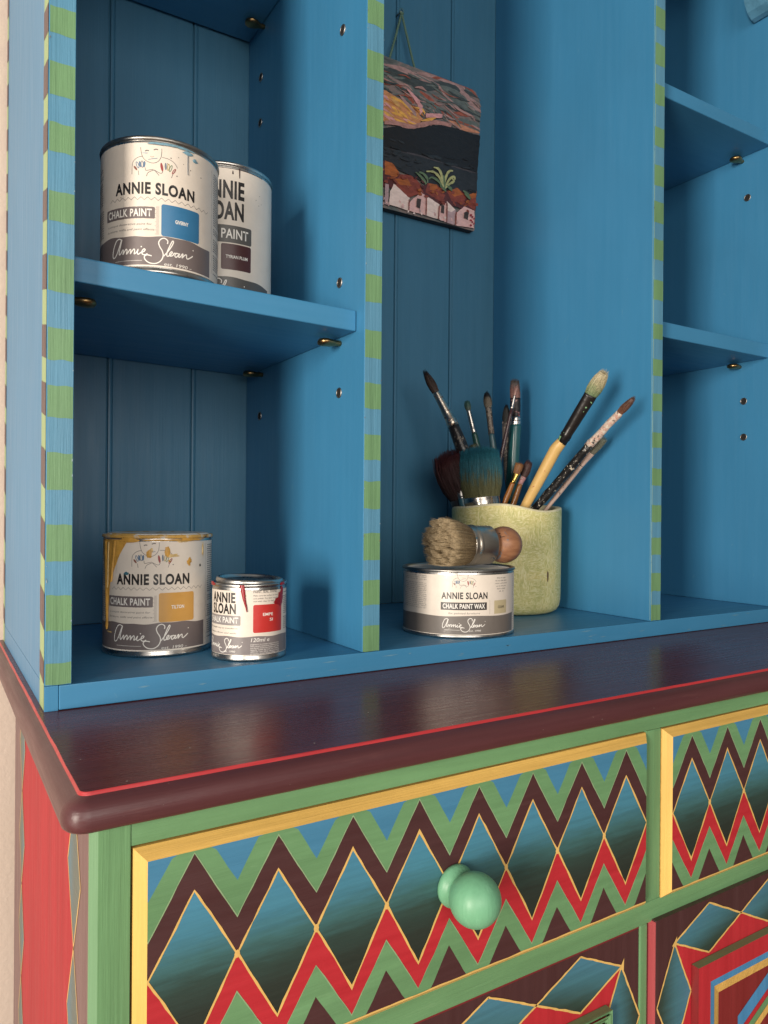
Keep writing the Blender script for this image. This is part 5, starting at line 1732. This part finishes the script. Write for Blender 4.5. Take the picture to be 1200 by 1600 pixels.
# sky swirls
for i, (pts, w_, m_) in enumerate([
    ([(-200, 400), (60, 440), (200, 500), (360, 560), (520, 570), (700, 640)], 34, DGR), ([(60, 420), (200, 460), (330, 520), (450, 560)], 20, MAU), ([(100, 520), (220, 570), (320, 640), (420, 720), (560, 780)], 22, GRY),
    ([(300, 480), (420, 500), (560, 550), (620, 640), (700, 740)], 24, MAU), ([(360, 560), (500, 580), (580, 640), (640, 720), (715, 790)], 26, GRY), ([(470, 520), (560, 540), (640, 570), (715, 650)], 18, RST),
    ([(560, 560), (620, 620), (660, 690), (715, 740)], 14, MAU), ([(420, 640), (520, 660), (600, 700), (715, 760)], 22, GRY), ([(320, 600), (380, 650), (430, 710), (500, 760), (600, 800), (712, 850)], 20, RST),
    ([(250, 600), (290, 660), (310, 720), (330, 760)], 22, MAU), ([(180, 560), (250, 640), (290, 720), (310, 760)], 14, RST), ([(400, 510), (440, 512), (470, 518)], 10, RST), ([(540, 740), (600, 750), (650, 765)], 14, RST),
    ([(480, 690), (560, 720), (640, 740), (715, 770)], 14, DGR), ([(560, 780), (640, 810), (712, 830)], 20, GRY), ([(500, 790), (600, 840), (712, 875)], 16, oil('peach', (.40, .17, .10))), ([(90, 480), (140, 520), (230, 580), (260, 600)], 10, MAU),
    ([(360, 420), (460, 470), (560, 520)], 14, GRY), ([(-300, 520), (-120, 560), (20, 560), (90, 600)], 40, MAU), ([(-400, 640), (-200, 640), (0, 640), (90, 650)], 34, GRY), ([(-420, 740), (-200, 720), (0, 740)], 34, RST)]):
    pstroke(pts, w_, m_, i)
rs_ = random.Random(5)
for i in range(230):
    a = rs_.uniform(-420, 700); c = rs_.uniform(400, 860)
    top = 380 + max(0, a) * .35
    if c < top or c > 850: continue
    if a < 350 and c > 590 + max(0, a - 60) * .55: continue
    ang = math.radians(rs_.gauss(22 + 14 * (a > 300), 9)); ln = rs_.uniform(50, 170); bend = rs_.uniform(-10, 14)
    m_ = rs_.choice([GRY, GRY, DGR, MAU, MAU, oil('slate', (.085, .10, .10)), oil('warm_grey', (.19, .14, .13)), oil('dusty_rose', (.30, .17, .155)), RST])
    e_ = (a + ln * math.cos(ang), c + ln * math.sin(ang))
    pstroke([(a, c), ((a + e_[0]) / 2 + bend * .3, (c + e_[1]) / 2 - bend), e_], rs_.uniform(3, 9 if m_ is not RST else 4), m_, i)
ppoly([(-260, 640), (60, 590), (110, 610), (170, 650), (240, 690), (300, 740), (335, 785), (300, 820), (200, 825), (110, 800), (-260, 800)], oil_raw('amber', (.62, .27, .12)), 1, 10)
rr = random.Random(11)
for i in range(70):
    a = rr.uniform(-200, 300); c = rr.uniform(620, 800)
    if c < 600 + max(0, a - 80) * .55: continue
    ln = rr.uniform(40, 110); th = math.radians(rr.uniform(15, 50))
    m_ = rr.choice([YEL, YEL, YEL, ORG, PNK, oil_raw('gold_paint', (.66, .36, .12))])
    pstroke([(a, c), (a + ln * .5 * math.cos(th), c + ln * .5 * math.sin(th) - 4), (min(345, a + ln * math.cos(th)), min(822, c + ln * math.sin(th)))], rr.uniform(5, 10), m_, i)
pstroke([(180, 630), (230, 690), (270, 740), (290, 770)], 13, MAU, 2); pstroke([(230, 590), (290, 660), (320, 720), (315, 760)], 14, PNK, 3)
pstroke([(352, 765), (400, 766), (460, 768)], 15, PNK, 4, .2); pstroke([(320, 800), (380, 790), (420, 780)], 10, YEL, 5)
pstroke([(80, 810), (160, 815), (250, 838), (330, 825), (420, 810), (520, 830)], 16, oil('dusky_pink', (.30, .15, .13)), 6, .3)
BLK, SEA = oil('near_black', (.011, .010, .011), .2), oil('dark_sea', (.021, .023, .027), .25)
ppoly([(-420, 860), (90, 846), (180, 832), (270, 856), (380, 832), (470, 826), (560, 852), (640, 880), (709, 895), (690, 1150), (500, 1090), (300, 1025), (90, 975), (-420, 900)], BLK, 7, 4)
ppoly([(-420, 900), (90, 973), (300, 1022), (500, 1084), (692, 1145), (684, 1290), (640, 1290), (400, 1230), (85, 1080), (-420, 980)], SEA, 8, 4)
pstroke([(90, 980), (300, 1026), (480, 1082)], 5, oil('sea_light', (.06, .05, .055)), 9); pstroke([(480, 1084), (600, 1118), (690, 1145)], 5, oil('sea_light', (.06, .05, .055)), 10)
RD, OR2, DRD = oil('roof_red', (.17, .035, .022)), oil('roof_orange', (.27, .075, .018)), oil('roof_dark', (.085, .02, .02))
ppoly([(-420, 1000), (85, 1060), (130, 1080), (182, 1150), (250, 1160), (330, 1225), (380, 1212), (440, 1250), (520, 1260), (560, 1245), (640, 1300), (684, 1262), (680, 1390), (600, 1375), (440, 1345), (300, 1290), (84, 1230), (-420, 1120)], DRD, 11, 8)
for i, (pts, m_) in enumerate([([(84, 1060), (130, 1078), (178, 1140), (160, 1170), (84, 1150)], OR2), ([(180, 1152), (255, 1155), (328, 1228), (300, 1285), (240, 1305), (150, 1222)], RD), ([(365, 1208), (430, 1225), (480, 1290), (455, 1335), (350, 1268)], RD), ([(372, 1208), (425, 1222), (440, 1262), (380, 1250)], OR2), ([(490, 1262), (560, 1240), (615, 1290), (600, 1350), (520, 1325)], RD), ([(500, 1258), (558, 1240), (600, 1285), (540, 1300)], OR2), ([(636, 1285), (684, 1262), (680, 1330), (650, 1310)], OR2), ([(600, 1340), (680, 1300), (676, 1390), (640, 1365)], RD), ([(150, 1180), (230, 1180), (260, 1230), (180, 1220)], OR2), ([(-420, 1000), (-100, 1030), (60, 1070), (60, 1160), (-420, 1100)], RD)]):
    ppoly(pts, m_, 20 + i, 8)
WHT, SHD, PKW = oil('house_white', (.56, .44, .40), .15), oil('house_mauve', (.32, .22, .23), .15), oil('house_pink', (.52, .32, .30), .15)
for i, (pts, m_) in enumerate([([(-420, 1130), (60, 1210), (60, 1335), (-420, 1240)], PKW), ([(84, 1212), (108, 1218), (103, 1352), (81, 1345)], SHD), ([(118, 1262), (142, 1212), (243, 1308), (235, 1388), (108, 1348)], WHT), ([(246, 1330), (322, 1268), (354, 1296), (350, 1420), (240, 1390)], PKW), ([(356, 1292), (442, 1352), (430, 1446), (352, 1420)], WHT), ([(442, 1362), (486, 1340), (486, 1466), (434, 1446)], PKW), ([(490, 1328), (546, 1384), (540, 1488), (485, 1466)], SHD), ([(490, 1328), (546, 1384), (520, 1400), (490, 1390)], WHT), ([(550, 1405), (604, 1362), (672, 1392), (666, 1504), (545, 1488)], PKW)]):
    ppoly(pts, m_, 40 + i, 4)
for i in range(150):   # loose dabs over roofs, houses and hillside
    a = rs_.uniform(-300, 680); q_ = rs_.random()
    base_c = 1080 + max(0, a) * .33
    if q_ < .55:
        c = base_c + rs_.uniform(10, 150); m_ = rs_.choice([RD, OR2, DRD, RD, oil('burnt', (.20, .05, .015))]); ang = rs_.uniform(-40, 60); w_ = rs_.uniform(5, 11)
        if c > base_c + 105: continue
    elif q_ < .75:
        c = base_c + rs_.uniform(185, 235); m_ = rs_.choice([WHT, PKW, SHD, oil('house_blush', (.42, .26, .25))]); ang = rs_.uniform(60, 110); w_ = rs_.uniform(4, 8)
    else:
        c = base_c - rs_.uniform(30, 230); m_ = rs_.choice([BLK, SEA, oil('deep_blue_grey', (.022, .026, .030))]); ang = rs_.uniform(5, 30); w_ = rs_.uniform(5, 11)
    ln = rs_.uniform(14, 36) * (2 if q_ > .75 else 1); an = math.radians(ang)
    pstroke([(a, c), (a + ln * .5 * math.cos(an) + 3, c + ln * .5 * math.sin(an)), (a + ln * math.cos(an), c + ln * math.sin(an))], w_, m_, i, .6)
WD = oil('window_dark', (.05, .035, .03))
for i, pts in enumerate([[(290, 1312), (318, 1318), (310, 1378), (286, 1364)], [(450, 1354), (470, 1358), (467, 1412), (447, 1404)], [(600, 1404), (630, 1392), (624, 1452), (598, 1440)]]): ppoly(pts, WD, 60 + i, 3)
for pts in ([(238, 1320), (236, 1390)], [(352, 1300), (350, 1420)], [(436, 1360), (431, 1446)], [(487, 1340), (485, 1466)], [(547, 1400), (543, 1488)]): pstroke(pts, 4, RD, 3, .2)
for i in range(7): pstroke([(636 + (i % 3) * 12, 1420 + i * 11), (650 + (i % 3) * 8, 1424 + i * 11)], 6, oil('crimson', (.22, .02, .03)), i, .3)
PG, PY = oil('palm_green', (.10, .15, .08)), oil('palm_pale', (.29, .29, .13))
for i, pts in enumerate([[(465, 1250), (440, 1180), (400, 1140), (350, 1135)], [(462, 1240), (450, 1160), (430, 1120), (398, 1108)], [(465, 1240), (480, 1170), (500, 1135), (525, 1132)], [(468, 1250), (500, 1190), (530, 1170), (540, 1190)], [(465, 1250), (430, 1200), (390, 1175), (365, 1185)], [(470, 1250), (500, 1220), (530, 1200), (520, 1180)], [(280, 1140), (310, 1165), (340, 1200), (350, 1220)], [(300, 1140), (330, 1150), (355, 1180), (360, 1210)], [(470, 1260), (470, 1210), (465, 1160)]]):
    pstroke(pts, 8, PY if i in (0, 1, 2, 3, 5) else PG, i, .5)
for (a, c) in ((440, 1230), (480, 1225), (590, 1260), (600, 1280)): pstroke([(a, c), (a + 25, c + 18), (a + 40, c + 40)], 9, PG, 4)
b.build('paint_layer', pic)
# cord: two legs from hook to the back of the board
cm = plain('green_cord_fibre', (.10, .18, .13), .7, nz=.2, scale=500)
b = MB()
hk = Vector((.5225, YB - .0128, .9070))
for (xa,) in ((.5475,), (.4975,)):
    e = Vector((xa, .3015, .822))
    pts = [hk.lerp(e, i / 10) + Vector((wob(i, xa, 1, .0006, .7), 0, -.0012 * math.sin(math.pi * i / 10))) for i in range(11)]
    b.tube(pts, [.0017] * 11, cm, 10)
b.tube([hk + Vector((-.003, 0, -.001)), hk + Vector((0, -.0006, .0006)), hk + Vector((.003, 0, -.001))], [.0018] * 3, cm, 10)
b.build('cord', pic)
